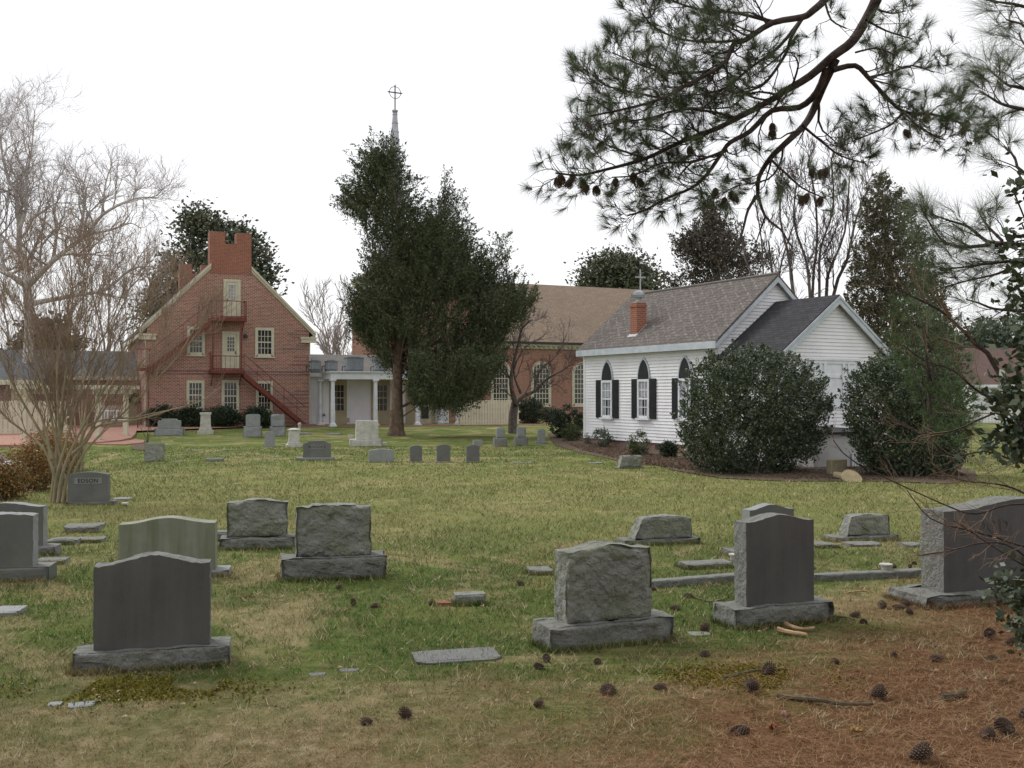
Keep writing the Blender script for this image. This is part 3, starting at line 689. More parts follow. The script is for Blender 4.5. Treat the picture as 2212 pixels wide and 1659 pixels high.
for (a, b_, c, d) in ((482, 519, 603.5, 684.5), (479.7, 516.5, 716, 796)):
    x0, x1 = H(a, 800).x, H(b_, 800).x; z0, z1 = H((a + b_) / 2, d).z, H((a + b_) / 2, c).z
    mb = MB(); mb.ring([(x0, z0), (x0, z1), (x1, z1), (x1, z0)], [(x0 + .14, z0), (x0 + .14, z1 - .14), (x1 - .14, z1 - .14), (x1 - .14, z0)], -.07, .001)
    mb.box(x0 + .14, x1 - .14, -.035, -.002, z0, z1 - .14)
    xm = (x0 + x1) / 2; hz = z1 - z0
    for s_ in (-1, 1): mb.box(xm + s_ * .2 - .1, xm + s_ * .2 + .1, -.043, -.036, z0 + .1 * hz, z0 + .36 * hz)
    dr = mb.build('door', 'cream', E)
    g = MB(); ga, gb, gc, gd = x0 + .26, x1 - .26, z0 + hz * .46, z1 - .3; g.box(ga, gb, -.038, -.036, gc, gd); g.build('pane', 'glass' if c > 700 else 'curtain', dr)
    g = MB()
    for i in range(4): x = ga + (gb - ga) * i / 3; g.box(x - .015, x + .015, -.05, -.0385, gc, gd)
    for i in range(5): z = gc + (gd - gc) * i / 4; g.box(ga, gb, -.048, -.0386, z - .015, z + .015)
    g.build('muntins', 'cream', dr)
    g = MB(); s_ = x0 + .2 if c < 700 else x1 - .2; g.tube([(s_, -.07, z0 + hz * .40), (s_, -.07, z0 + hz * .47)], .025, 6); g.build('handle', 'iron', dr)
mb = MB(); q = H(529, 726); mb.lathe([(.04, q.z + .12), (.13, q.z), (.12, q.z - .1), (.02, q.z - .12)], q.x, -.16, 8); mb.box(q.x - .02, q.x + .02, -.14, 0, q.z + .06, q.z + .1); mb.build('wall_lamp', 'iron', E)
# fire escape
vf = -1.0
def landing(pa, pb, py, name='landing', rail=769):
    x0, x1 = H(pa, py, vf).x, H(pb, py, vf).x; z = H((pa + pb) / 2, py, vf).z
    mb = MB(); mb.box(x0, x1, vf, -.03, z - .06, z); mb.box(x0, x1, vf - .04, vf, z - .16, z + .02); mb.box(x0 - .03, x0, vf, -.03, z - .16, z + .02); mb.box(x1, x1 + .03, vf, -.03, z - .16, z + .02)
    return x0, x1, z, mb
def rail(mb, x0, x1, z, h=1.02, n=6, y=vf):
    mb.tube([(x0, y, z + h), (x1, y, z + h)], .025, 5); mb.tube([(x0, y, z + .1), (x1, y, z + .1)], .02, 5)
    for i in range(n + 1): x = x0 + (x1 - x0) * i / n; mb.tube([(x, y, z), (x, y, z + h)], .022 if i in (0, n) else .012, 4)
fe = empty('fire_escape', (0, 0, 0)); fe.parent = E
for pa, pb, py in ((457, 532, 687), (457, 527, 800)):
    x0, x1, z, mb = landing(pa, pb, py); mb.build('landing', 'rust', fe)
    mb = MB(); rail(mb, x0, x1, z, H(500, py - (37 if py < 700 else 31), vf).z - z, 7)
    for xx in ((x1, ) if py < 700 else (x0,)):
        mb.tube([(xx, vf, z + .95), (xx, 0, z + .95)], .02, 5)
        for i in range(1, 5): mb.tube([(xx, vf * i / 5, z), (xx, vf * i / 5, z + .95)], .012, 4)
    mb.build('railing', 'rust', fe)
    if py < 700: U = (x0, x1, z)
    else: Lw = (x0, x1, z)
mb = MB()
for x in (U[0] + .08, U[1] - .25):
    mb.tube([(x, vf + .05, U[2]), (x, vf + .05, Lw[2])], .035, 6)
mb.tube([(U[1] - .1, -.9, U[2] - .1), (U[1] - .1, -.02, U[2] - .9)], .03, 5)
for x in (Lw[0] + .1, Lw[1] - .1): mb.tube([(x, -.9, Lw[2] - .1), (x, -.02, Lw[2] - .8)], .03, 5)
mb.build('post', 'rust', fe)
def stair(pA, pB, nm):
    a = H(pA[0], pA[1], vf); b_ = H(pB[0], pB[1], vf)
    mb = MB()
    for y in (vf, vf + .75):
        sg = 1 if b_.x > a.x else -1
        q = [(a.x, a.z - .3), (b_.x, b_.z - .3), (b_.x, b_.z), (a.x, a.z)]
        mb.prism(q if sg > 0 else q[::-1], y, y + .035)
    n = max(int(abs(a.z - b_.z) / .2), 3)
    for i in range(n):
        t_ = (i + .5) / n; x = a.x + (b_.x - a.x) * t_; z = a.z + (b_.z - a.z) * t_; mb.box(x - .13, x + .13, vf + .04, vf + .745, z - .1, z - .07)
    s_ = mb.build(nm, 'rust', fe); mb = MB()
    mb.tube([(a.x, vf, a.z + .95), (b_.x, vf, b_.z + .9)], .022, 5)
    mb.tube([(a.x, vf, a.z + .5), (b_.x, vf, b_.z + .45)], .015, 5)
    for i in range(0, n + 1, 3): t_ = i / n; x = a.x + (b_.x - a.x) * t_; z = a.z + (b_.z - a.z) * t_; mb.tube([(x, vf, z - .05), (x, vf, z + .93)], .018, 4)
    mb.build('stair_railing', 'rust', s_)
    return a, b_
stair((457, 690), (322, 795), 'stair_flight'); a, b_ = stair((527, 803), (660, 914), 'stair_flight')
x0, x1, z, mb = landing(296, 323, 795); mb.build('landing', 'rust', fe)
mb = MB(); rail(mb, x0, x1, z, 1, 3); mb.build('railing', 'rust', fe)
mb = MB(); mb.tube([(x0 + .05, vf + .05, z), (x0 + .05, vf + .05, -.2)], .035, 6); mb.tube([(x1 - .05, vf + .05, z), (x1 - .05, vf + .05, -.2)], .035, 6); mb.build('post', 'rust', fe)
mb = MB(); mb.box(b_.x - .5, b_.x + .6, vf - .3, -.05, -.1, .18); mb.build('brick_step', 'brick_dark', fe)
# ================================================================ PORCH BUILDING
po = at(719, 852, 57.2); po.z = -.22
pb = Bld('porch_wing', po, R(22), 'low white clapboard wing with white column porch and rooftop cooling units'); E = pb.e
Q = lambda px, py, v=0.0: pb.hit(px, py, 1, v)
yw = 2.3; xl = Q(668, 860, yw).x; xr = Q(1003, 860, 0).x; zt = Q(719, 803).z; zf = Q(719, 819).z
mb = MB(); mb.box(xl, xr - .2, yw + .02, yw + 6, -.2, zt - .1); mb.xf = lambda x, y, z: (x, y + yw, z)
clap(mb, lambda z: (xl, xr - .2), .1, zt - .12, .17, .04); mb.xf = None; mb.build('wall', 'white', E)
mb = MB(); zr2 = Q(720, 766, yw + 3.4).z
mb.slab([(xl - .1, yw - .15, zt + .05), (xr, yw - .15, zt + .05), (xr, yw + 3.4, zr2), (xl - .1, yw + 3.4, zr2)], .1)
mb.slab([(xl - .1, yw + 3.4, zr2), (xr, yw + 3.4, zr2), (xr, yw + 7, zt), (xl - .1, yw + 7, zt)], .1); mb.build('roof', 'shgrey', E)
mb = MB(); px0 = Q(712, 810, -.25).x
mb.box(px0, xr, -.25, yw - .16, zt - .02, zt + .03); mb.box(px0 + .1, xr - .08, -.14, .0, zf, zt - .02); mb.box(px0 + .1, px0 + .24, 0, yw, zf, zt - .02); mb.box(xr - .22, xr - .08, 0, yw, zf, zt - .02)
mb.box(px0 + .02, xr, -.2, yw - .16, zt - .08, zt - .021); mb.box(px0 + .24, xr - .22, 0, yw - .001, zf + .12, zf + .14)
mb.box(xl - .08, px0 + .1, yw - .16, yw, zt - .25, zt - .02); mb.box(xl - .05, xl + .02, yw - .12, yw - .03, -.1, zt - .25)
mb.build('porch_roof', 'trimwhite', E)
mb = MB(); mb.box(px0 + .05, xr, -.35, yw, -.2, .02); mb.build('porch_floor', 'paver', E)
def column(x, y, z0, z1, r=.13):
    mb = MB(); mb.box(x - .2, x + .2, y - .2, y + .2, z0, z0 + .09)
    mb.lathe([(.185, z0 + .09), (.19, z0 + .13), (.15, z0 + .18), (r, z0 + .22), (r, z0 + 1), (r * .84, z1 - .2), (r * .95, z1 - .16), (r * .95, z1 - .12), (.16, z1 - .09)], x, y, 20)
    mb.box(x - .17, x + .17, y - .17, y + .17, z1 - .09, z1); mb.build('column', 'trimwhite', E, smooth=False)
for px in (719, 811, 902, 989): column(Q(px, 900).x, 0, .02, zf)
for px in (692, 950): column(Q(px, 900, yw - .15).x, yw - .15, .02, zf, .11)
def panelwin(pa, pb_, ga, gb):
    v = yw - .02; x0, x1 = Q(pa, 860, v).x, Q(pb_, 860, v).x; g0_, g1_ = Q(ga, 860, v).x, Q(gb, 860, v).x; z0 = Q(ga, 890, v).z; z1 = Q(ga, 829, v).z
    mb = MB(); mb.box(x0, x1, v - .03, v - .001, .05, zf); mb.box(g0_ - .1, g1_ + .35, v - .045, v - .031, .18, z0 - .35)
    mb.box(x0, x1, v - .06, v - .031, z0 - .18, z0 - .1); mb.build('tan_panel', 'tan', E)
    window(E, g0_ - .08, g1_ + .08, z0, z1, 3, 4, 'tan', yp=v - .031, fw=.08, bar=.03, sill=False)
panelwin(711, 749, 720, 742); panelwin(801, 842, 812, 835)
v = yw - .02; x0, x1 = Q(876, 860, v).x, Q(940, 860, v).x; zt_ = Q(900, 829, v).z
mb = MB(); mb.box(x0, x1, v - .03, v - .001, .03, zf); mb.build('tan_panel', 'tan', E)
x0, x1 = Q(904, 860, v).x, Q(931, 860, v).x
mb = MB(); mb.box(x0, x1, v - .05, v - .031, .04, zt_); dr = mb.build('door', 'cream', E)
for z0, z1 in ((.35, 1.05), (1.2, 2.1)):
    g = MB(); g.box(x0 + .16, x1 - .16, v - .054, v - .051, z0, z1); g.build('pane', 'glass', dr)
g = MB(); g.tube([(x0 + .07, v - .1, .95), (x0 + .07, v - .1, 1.1)], .02, 5); g.build('handle', 'iron', dr)
v = yw - .02; mb = MB(); x = Q(711, 890, v).x - .35; mb.box(x, x + .1, v - .05, v, .55, .7); mb.build('outlet_box', 'hvac', E)
def cooler(px0_, px1_, pt, pbm, name='cooling_unit', lab='', grp='cooling units on the porch roof'):
    yv = 1.0; x0, x1 = Q(px0_, 800, yv - .4).x, Q(px1_, 800, yv - .4).x; z0 = zt + .04; z1 = Q(px0_, pt, yv - .4).z
    w_ = x1 - x0; c = pb.e.matrix_world if False else None
    wp = po + Matrix.Rotation(pb.yaw, 3, 'Z') @ Vector(((x0 + x1) / 2, yv - .4 + w_ / 2, z0)); e = empty(name, wp, pb.yaw, lab, 'air conditioner', grp)
    h = z1 - z0; a = w_ / 2; mb = MB(); mb.box(-a, a, -a, a, .08, h - .06); mb.box(-a - .015, a + .015, -a - .015, a + .015, h - .06, h); mb.box(-a + .02, a - .02, -a + .02, a - .02, 0, .08)
    body = mb.build('case', 'hvac', e); g = MB(); n = 14
    for i in range(n):
        x = -a + .05 + (2 * a - .1) * i / (n - 1); g.box(x - .008, x + .008, -a - .02, -a, .12, h - .1); g.box(-a - .02, -a, x - .008, x + .008, .12, h - .1)
    g.build('grille', 'galv', e)
    g = MB(); g.lathe([(a * .8, h + .001), (a * .8, h + .03), (a * .3, h + .05)], 0, 0, 16); g.build('fan_guard', 'iron', e)
    g = MB(); g.tube([(-a - .02, 0, .3), (-a - .2, 0, .28), (-a - .22, 0, .0)], .03, 5); g.build('pipe', 'iron', e)
cooler(672, 693, 779.5, 800, lab='small grey cooling unit at the brick house end of the porch roof')
cooler(706, 729, 779.5, 800, lab='small grey cooling unit second from the brick house on the porch roof')
cooler(751, 785.5, 771.5, 800, lab='tallest grey cooling unit on the porch roof, left of the cedar')
cooler(812, 838, 771.5, 800, lab='grey cooling unit half hidden behind the cedar branches')
def fence(name, label, cat, pL, pR, Yl, Yr, ytop, mat, bw=.14, gap=.02, group=None, dog=False, posts=True, zoff=0):
    a = at(pL, 852, Yl); b_ = at(pR, 852, Yr); a.z = gz(a.x, a.y); d = b_ - a; d.z = 0; Ln = d.length; yaw = math.atan2(d.y, d.x)
    e = empty(name, a, yaw, label, cat, group); h = at(pL, ytop, Yl).z - a.z; mb = MB(); n = int(Ln / (bw + gap)); rg = random.Random(n)
    for i in range(n):
        x = i * (bw + gap); z0 = rg.uniform(-.01, .01)
        if dog: mb.prism([(x, .05), (x + bw, .05), (x + bw, h - .04 + z0), (x + bw * .75, h + z0), (x + bw * .25, h + z0), (x, h - .04 + z0)], -.02 + rg.uniform(-.002, .002), 0)
        else: mb.box(x, x + bw, -.02 + rg.uniform(-.002, .002), 0, .05, h + z0)
    mb.build('pickets', mat, e); mb = MB()
    for z in (h * .15, h * .5, h * .85): mb.box(0, Ln, .001, .05, z, z + .09)
    mb.build('rail', mat, e)
    for x in np.arange(0, Ln + .1, 2.4): m2 = MB(); m2.box(x - .05, x + .05, .051, .15, -.1, h - .02); m2.build('post', mat, e)
    return e
fence('board_fence', 'beige vertical board fence between porch and bare crooked tree', 'fence', 994, 1124, 58.4, 60.5, 864.5, 'creamfence', .15, .03)
fence('board_fence', 'beige dog-eared board fence behind the autumn hedge', 'fence', -70, 152, 47.0, 48.5, 865.5, 'creamfence', .19, .022, dog=True)
# ================================================================ BRICK CHURCH
bo = at(1178, 852, 75); bo.z = -.2
bc = Bld('brick_church', bo, R(25), 'large red brick church with arched windows, tan shingle roof and metal spire'); E = bc.e
K = lambda px, py, v=0.0: bc.hit(px, py, 1, v)
x0 = K(930, 850).x; x1 = K(1425, 850, 6).x; ze_ = K(1178, 736).z; yr_ = 6.5; zr_ = K(1216, 617, yr_).z
mb = MB(); mb.box(x0, x1, 0, 13, -.3, ze_ - .1); mb.add([(x1 - .01, 0, ze_ - .1), (x1 - .01, 13, ze_ - .1), (x1 - .01, yr_, zr_ - .1)], [(0, 1, 2)]); mb.build('wall', 'brick_new', E)
mb = MB(); mb.slab([(x0, -.45, ze_ - .12), (x1 + .3, -.45, ze_ - .12), (x1 + .3, yr_, zr_), (x0, yr_, zr_)], .15)
mb.slab([(x0, yr_, zr_), (x1 + .3, yr_, zr_), (x1 + .3, 13.4, ze_ - .1), (x0, 13.4, ze_ - .1)], .15); mb.build('roof', 'shchurch', E)
mb = MB(); mb.box(x0, x1, -.38, -.001, ze_ - .42, ze_ - .28); mb.box(x0, x1, -.18, -.002, ze_ - .62, ze_ - .421)
for i in range(int((x1 - x0) / .4)): mb.box(x0 + i * .4, x0 + i * .4 + .2, -.3, -.181, ze_ - .55, ze_ - .422)
mb.build('cornice', 'cream', E)
mb = MB(); mb.box(x0, x1, -.56, -.46, ze_ - .27, ze_ - .12); mb.build('gutter', 'iron', E)
for pa, pb_ in ((962, 1005), (1060, 1102), (1147, 1190), (1235.5, 1279)):
    pc = (pa + pb_) / 2; window(E, K(pa, 850).x, K(pb_, 850).x, K(1168, 877.5).z, K(1168, 780).z, 5, 8, 'cream', 'round', fw=.22, sash=False, bar=.05)
    mb = MB(); a, b_ = K(pa, 850).x, K(pb_, 850).x; zt = K(1168, 780).z; zs = zt - (b_ - a) / 2
    mb.ring(arch_pts(a - .25, b_ + .25, zs, zt + .25, 'round')[1:-1], arch_pts(a - .01, b_ + .01, zs, zt + .01, 'round')[1:-1], -.015, -.002); mb.build('arch_course', 'chimbrick', E)
# tall front block
tx0 = K(778, 650, -.6).x; tw = 7.4; zE = K(777, 597, -2).z; tc = tx0 + tw / 2; tz = zE + 2.5; ts = 2.5 / (tw / 2)
mb = MB(); mb.prism([(tx0, -.3), (tx0 + tw, -.3), (tx0 + tw, zE), (tc, tz), (tx0, zE)], -2, -.6); mb.box(tx0 + 2.5, tx0 + tw - .3, -.6, 10, -.3, zE - .5); mb.build('tower_wall', 'brick_new', E)
mb = MB(); o = .55
mb.slab([(tx0 - o, -2.3, zE - o * ts + .2), (tc, -2.3, tz + .2), (tc, -.5, tz + .2), (tx0 - o, -.5, zE - o * ts + .2)], .18)
mb.slab([(tc, -2.3, tz + .2), (tx0 + tw + o, -2.3, zE - o * ts + .2), (tx0 + tw + o, -.5, zE - o * ts + .2), (tc, -.5, tz + .2)], .18); mb.build('tower_roof', 'shchurch', E)
mb = MB(); mb.prism([(tx0 - o, zE - o * ts - .22), (tc, tz - .2), (tc, tz + .0), (tx0 - o, zE - o * ts + .0)], -2.25, -2.001)
mb.prism([(2 * tc - tx0 + o, zE - o * ts - .22), (2 * tc - tx0 + o, zE - o * ts), (tc, tz), (tc, tz - .2)][::1], -2.25, -2.001)
mb.box(tx0 - o, tx0 + .5, -2.25, -2.001, zE - o * ts - .5, zE - o * ts - .23); mb.box(tx0 - o, tx0 - .001, -2, -.6, zE - o * ts - .3, zE - o * ts - .02); mb.build('tower_cornice', 'cream', E)
# spire
sp0 = K(853, 500, 2.0); sxc = sp0.x; syc = 2.0; zt_ = K(853, 243, 2.0).z; zb_ = tz - 1.5
def wz(z): return .16 + (zt_ - z) * .084
mb = MB(); mb.box(sxc - 1.3, sxc + 1.3, syc - 1.3, syc + 1.3, zb_ - 2, zb_ + 1.2)
sp = mb.build('spire_base', 'trimwhite', E)
mb = MB(); z = zb_ + 1.2; zz = []
while z < zt_: zz.append(z); z += .62
zz.append(zt_)
for a, b_ in zip(zz, zz[1:]): mb.lathe([(wz(a) * 1.0, a), (wz(b_) * 1.0, b_ - .02), (wz(b_) + .035, b_ - .02), (wz(b_) + .035, b_)], sxc, syc, 8)
mb.lathe([(.1, zt_), (.22, zt_ + .08), (.22, zt_ + .16), (.06, zt_ + .22)], sxc, syc, 8); mb.build('spire', 'lead', E)
zc = K(853, 200, 2.0).z; z1_ = K(853, 183, 2.0).z; mb = MB(); mb.box(sxc - .035, sxc + .035, syc - .035, syc + .035, zt_ + .2, z1_)
ar = (869 - 838) / 2 * 77 / F; mb.box(sxc - ar, sxc + ar, syc - .033, syc + .033, zc - .035, zc + .035)
pts = [(sxc + .42 * math.cos(i * math.pi / 12), syc, zc + .42 * math.sin(i * math.pi / 12)) for i in range(25)]; mb.tube(pts, .024, 5, cap=False); mb.build('ringed_cross', 'iron', E)
# ================================================================ LEFT ANNEX AND GARAGE
ao = at(286, 852, 59); ao.z = -.2
an = Bld('brick_annex', ao, R(24), 'long low brick building with grey slate roof beyond the pergola'); E = an.e
A_ = lambda px, py, v=0.0: an.hit(px, py, 1, v)
za = A_(150, 813).z; zr3 = A_(150, 757, 4.5).z; xl = -21
mb = MB(); mb.box(xl, 1.6, 0, 9, -.3, za); mb.build('wall', 'brick', E)
mb = MB(); mb.slab([(xl - .2, -.4, za), (1.7, -.4, za), (1.7, 4.5, zr3), (xl - .2, 4.5, zr3)], .12); mb.slab([(xl - .2, 4.5, zr3), (1.7, 4.5, zr3), (1.7, 9.4, za), (xl - .2, 9.4, za)], .12); mb.build('roof', 'slate', E)
mb = MB(); mb.box(xl, 1.6, -.42, -.401, za - .2, za + .01); mb.build('fascia', 'cream', E)
for i in range(4): window(E, -4.2 - i * 4.2, -3.2 - i * 4.2, 1.0, 2.3, 3, 4, 'cream')
mb = MB(); xx = A_(290, 880).x; mb.box(xx - .6, xx + .6, -.05, -.002, -.1, 2.3); dr = mb.build('door', 'tan', E)
pts = [(xx + .25 * math.cos(i * math.pi / 8), -.12, 1.55 + .25 * math.sin(i * math.pi / 8)) for i in range(17)]; mb = MB(); mb.tube(pts, .1, 6, cap=False); mb.build('wreath', 'leaf_dark', dr)
gr_ = Bld('brick_garage', at(84, 852, 51) - Vector((0, 0, 1.85)), R(14), 'brick garage with beige door and grey roof behind the beige fence'); E = gr_.e
G_ = lambda px, py, v=0.0: gr_.hit(px, py, 1, v)
z0 = G_(60, 821).z
mb = MB(); mb.box(-8, 0, .3, 7, -.3, z0 - .1); mb.build('wall', 'brick_dark', E)
mb = MB(); zz = G_(60, 793, 2.2).z; mb.slab([(-8.2, -.1, z0), (.2, -.1, z0), (.2, 2.2, zz), (-8.2, 2.2, zz)], .1); mb.slab([(-8.2, 2.2, zz), (.2, 2.2, zz), (.2, 7.2, z0), (-8.2, 7.2, z0)], .1); mb.build('roof', 'slate', E)
mb = MB(); mb.box(-8.2, .2, -.13, -.101, z0 - .24, z0 + .01); mb.build('fascia', 'cream', E)
mb = MB(); a, b_ = G_(22, 850).x, G_(69, 850).x; mb.box(a, b_, .22, .299, -.1, z0 - .35)
for i in range(4): mb.box(a + .05, b_ - .05, .2, .219, .1 + i * .5, .5 + i * .5)
mb.build('garage_door', 'tan', E)
# ================================================================ PERGOLA, GATE, BENCH, CAR
g0 = gp(212, 954); g1 = gp(271.5, 944.6); d_ = (g1 - g0); yw_ = math.atan2(d_.y, d_.x); Ln = math.hypot(d_.x, d_.y)
pg = empty('pergola', g0, yw_, 'cream wooden pergola on the raised brick patio', 'pergola')
hz = at(212, 840, g0.y).z - g0.z
for x, y in ((0, 0), (Ln, 0), (0, 3.2), (Ln, 3.2)):
    mb = MB(); mb.box(x - .09, x + .09, y - .09, y + .09, .05, hz); mb.box(x - .13, x + .13, y - .13, y + .13, .05, .3); mb.build('post', 'cream', pg)
mb = MB()
for y in (-.06, 3.26): mb = MB(); mb.box(-.6, Ln + .6, y - .03, y + .03, hz - .22, hz - .001); mb.build('beam', 'cream', pg)
mb = MB()
for i in range(8): x = -.3 + (Ln + .6) * i / 7; mb.box(x - .025, x + .025, -.5, 3.7, hz, hz + .16)
mb.build('rafters', 'cream', pg)
fence('picket_gate', 'beige picket gate behind the pergola bench', 'gate', 217, 268, 54.5, 56.5, 876, 'creamfence', .08, .05)
q = gp(202, 926)
bn = empty('garden_bench', q, R(20), 'pale slatted garden bench under the pergola', 'bench'); mb = MB()
for i in range(5): mb.box(0, 1.5, i * .09, i * .09 + .07, .45, .48)
mb.build('seat', 'trimwhite', bn); mb = MB()
for i in range(10): mb.box(.05 + i * .15, .1 + i * .15, .45, .48, .5, .9)
mb.box(0, 1.5, .44, .49, .9, .98); mb.build('backrest', 'trimwhite', bn)
for x in (0, 1.44):
    for y in (0, .42): mb = MB(); mb.box(x, x + .06, y, y + .06, 0, .45); mb.build('leg', 'trimwhite', bn)
def car():
    p = at(-66, 852, 31); p.z = gz(p.x, p.y); e = empty('parked_car', p, R(10), 'silver car with glass glare half cut by the frame beyond the hedge', 'car')
    cp = M('silver_paint', (.6, .62, .65), (.55, .57, .6), 2, .25, spec=.6)
    mb = MB(); s_ = [(-2.2, .3), (2.2, .3), (2.25, .65), (1.9, .88), (.95, .95), (-1.5, .97), (-2.1, .9), (-2.25, .6)]
    mb.prism(s_, -.85, .85); mb.prism([(-1.5, .96), (.95, .94), (.35, 1.36), (-.1, 1.42), (-.9, 1.38)], -.7, .7); mb.build('body', cp, e, bevel=.06)
    g = MB(); g.prism([(-1.3, .99), (.72, .98), (.25, 1.3), (-.1, 1.35), (-.85, 1.32)], -.715, .715)
    g.slab([(.97, -.62, .965), (.97, .62, .965), (.42, .58, 1.345), (.42, -.58, 1.345)], .01); g.build('window', 'glass', e)
    for x in (-1.35, 1.35):
        for y in (-.86, .66):
            w_ = MB(lambda a, b, c: (a + x, c + y, b + .32)); w_.lathe([(.32, 0), (.32, .2)], 0, 0, 20); wh = w_.build('wheel', 'black', e)
            w_ = MB(lambda a, b, c: (a + x, c + y, b + .32)); w_.lathe([(.19, -.01), (.19, .21)], 0, 0, 14); w_.build('rim', 'galv', wh)
    for y in (-.6, .6): mb = MB(); mb.box(2.18, 2.27, y - .15, y + .15, .62, .74); mb.build('headlight', 'trimwhite', e)
car()
# far building at the right
fb = Bld('far_house', at(2128, 852, 105) - Vector((0, 0, 1.85)), R(12), 'brown roofed low house far behind the right hand holly'); E = fb.e
J = lambda px, py, v=0.0: fb.hit(px, py, 1, v)
x0 = J(2100, 850).x; x1 = J(2330, 850).x; z0 = J(2170, 831).z; z1 = J(2170, 752, 4).z
mb = MB(); mb.box(x0, x1, 0, 9, -.2, z0); mb.build('wall', 'white', E)
mb = MB(); mb.slab([(x0 - .4, -.5, z0), (x1, -.5, z0), (x1, 4, z1), (x0 - .4, 4, z1)], .2); mb.slab([(x0 - .4, 4, z1), (x1, 4, z1), (x1, 9.5, z0), (x0 - .4, 9.5, z0)], .2); mb.build('roof', M('brown_roof', (.16, .10, .085), (.12, .08, .07), 2), E)
mb = MB(); mb.box(x0 - .4, x1, -.55, -.51, z0 - .3, z0); mb.build('fascia', 'trimwhite', E)
for i in range(4): window(E, x0 + 1.5 + i * 2.6, x0 + 2.6 + i * 2.6, .9, 2.2, 2, 4, 'trimwhite')
fence('white_rail_fence', 'white board fence far behind the right hand holly', 'fence', 2095, 2330, 62, 66, 884, 'white', .2, .07)
# ================================================================ GRAVESTONES
def topf(kind, u):
    a = abs(u)
    if kind == 'serp': return .5 + .5 * math.cos(math.pi * min(a / .92, 1))
    if kind == 'arch': return 1 - u * u
    if kind == 'peak': return 1 - a
    if kind == 'step': return 1 if a < .60 else (0 if a > .66 else (.66 - a) / .06)
    if kind == 'shoulder': return (1 - .15 * (a / .7) ** 2) if a < .72 else max(0, .45 * math.sqrt(max(0, 1 - ((a - .72) / .28) ** 2)))
    if kind == 'round': return math.sqrt(max(0, 1 - a ** 2.6))
    return 1
def block(name, w_, h, d, mat, parent, z0=0, kind='flat', rise=0, rough=0, sides=0, taper=0, slant=0, chip=0, y0=0, x0=0, seed=0, n=14, lean=0, smat=None):
    """block standing on z0, centred in x at x0, its front face at y0"""
    bm = bmesh.new(); bmesh.ops.create_cube(bm, size=1); bmesh.ops.subdivide_edges(bm, edges=bm.edges[:], cuts=n, use_grid_fill=True)
    so_ = Vector((seed * 7.3, seed * 3.1, seed * 1.7))
    for v in bm.verts:
        u, vy, t_ = v.co.x * 2, v.co.y, v.co.z + .5
        top = h - rise + rise * topf(kind, u)
        x = u * w_ / 2 * (1 - taper * t_); z = t_ * top; y = vy * d
        if slant: x += slant * t_ * (1 if u < 0 else .0) * max(0, -u) ; y += 0
        q = Vector((x, y, z)) + so_
        ed = max(abs(u), 0 if t_ < .5 else t_)
        if rough:
            vd, vp = noise.voronoi(q * 7.5); cn = noise.noise(vp[0] * 3.1) ; 
            nv = cn * .35 + noise.noise(q * 3.5) * .55 + noise.noise(q * 12) * .25 + noise.noise(q * 30) * .12
            e_ = max(abs(u), abs(2 * t_ - 1)); bulge = 1 - .22 * e_ ** 14 - .10 * max(0, -noise.noise(q * 4)) * e_ ** 3
            if abs(vy) > .49: y *= bulge; y += (1 if vy > 0 else -1) * nv * rough * d * 1.15
            if abs(u) > .98: x += (1 if u > 0 else -1) * (noise.noise(q * 6 + Vector((9, 0, 0))) * .6 + noise.noise(q * 17) * .3) * rough * d * .55
            if t_ > .99: z += (noise.noise(q * 7) * .6 + noise.noise(q * 19) * .3) * rough * d * .4
        elif sides:
            if abs(u) > .98: x += (1 if u > 0 else -1) * (.35 * noise.noise(q * 9) + .6 * noise.noise(q * 32)) * sides
            if t_ > .99: z += (.5 * noise.noise(q * 8) + .7 * noise.noise(q * 30)) * sides
        if chip and ed > .97 and abs(vy) > .45: k = max(0, noise.noise(q * 5)) * chip; y -= k * (1 if vy > 0 else -1); z -= k * .3 * (t_ > .9)
        v.co = (x + x0, y + y0 + d / 2 + lean * z, z + z0)
    me = bpy.data.meshes.new(name)
    if smat:
        bm.normal_update()
        for f in bm.faces:
            if abs(f.normal.y) < .7: f.material_index = 1
    bm.to_mesh(me); bm.free(); me.materials.append(MT[mat])
    if smat: me.materials.append(MT[smat])
    return link(name, me, parent)
def ufor(O, yaw, yoff, px, z=0):
    """distance along the block's front direction at which the pixel column is met"""
    k = (px - CX) / F; o = O + Vector((-math.sin(yaw), math.cos(yaw), 0)) * yoff; return (k * o.y - o.x) / (math.cos(yaw) - k * math.sin(yaw))
def letters(tx, size, m, parent, loc, offs):
    c = bpy.data.curves.new('lettering', 'FONT'); c.body = tx; c.size = size; c.align_x = 'CENTER'; c.align_y = 'CENTER'; c.extrude = .002; c.space_character = 1.12; c.offset = offs
    o = bpy.data.objects.new('tmp', c); col.objects.link(o); bpy.context.view_layer.update()
    me = bpy.data.meshes.new_from_object(o.evaluated_get(bpy.context.evaluated_depsgraph_get())); bpy.data.objects.remove(o)
    me.materials.clear(); me.materials.append(m); t_ = link('lettering', me, parent); t_.location = loc; t_.rotation_euler = (R(90), 0, 0); return t_
BASES = []
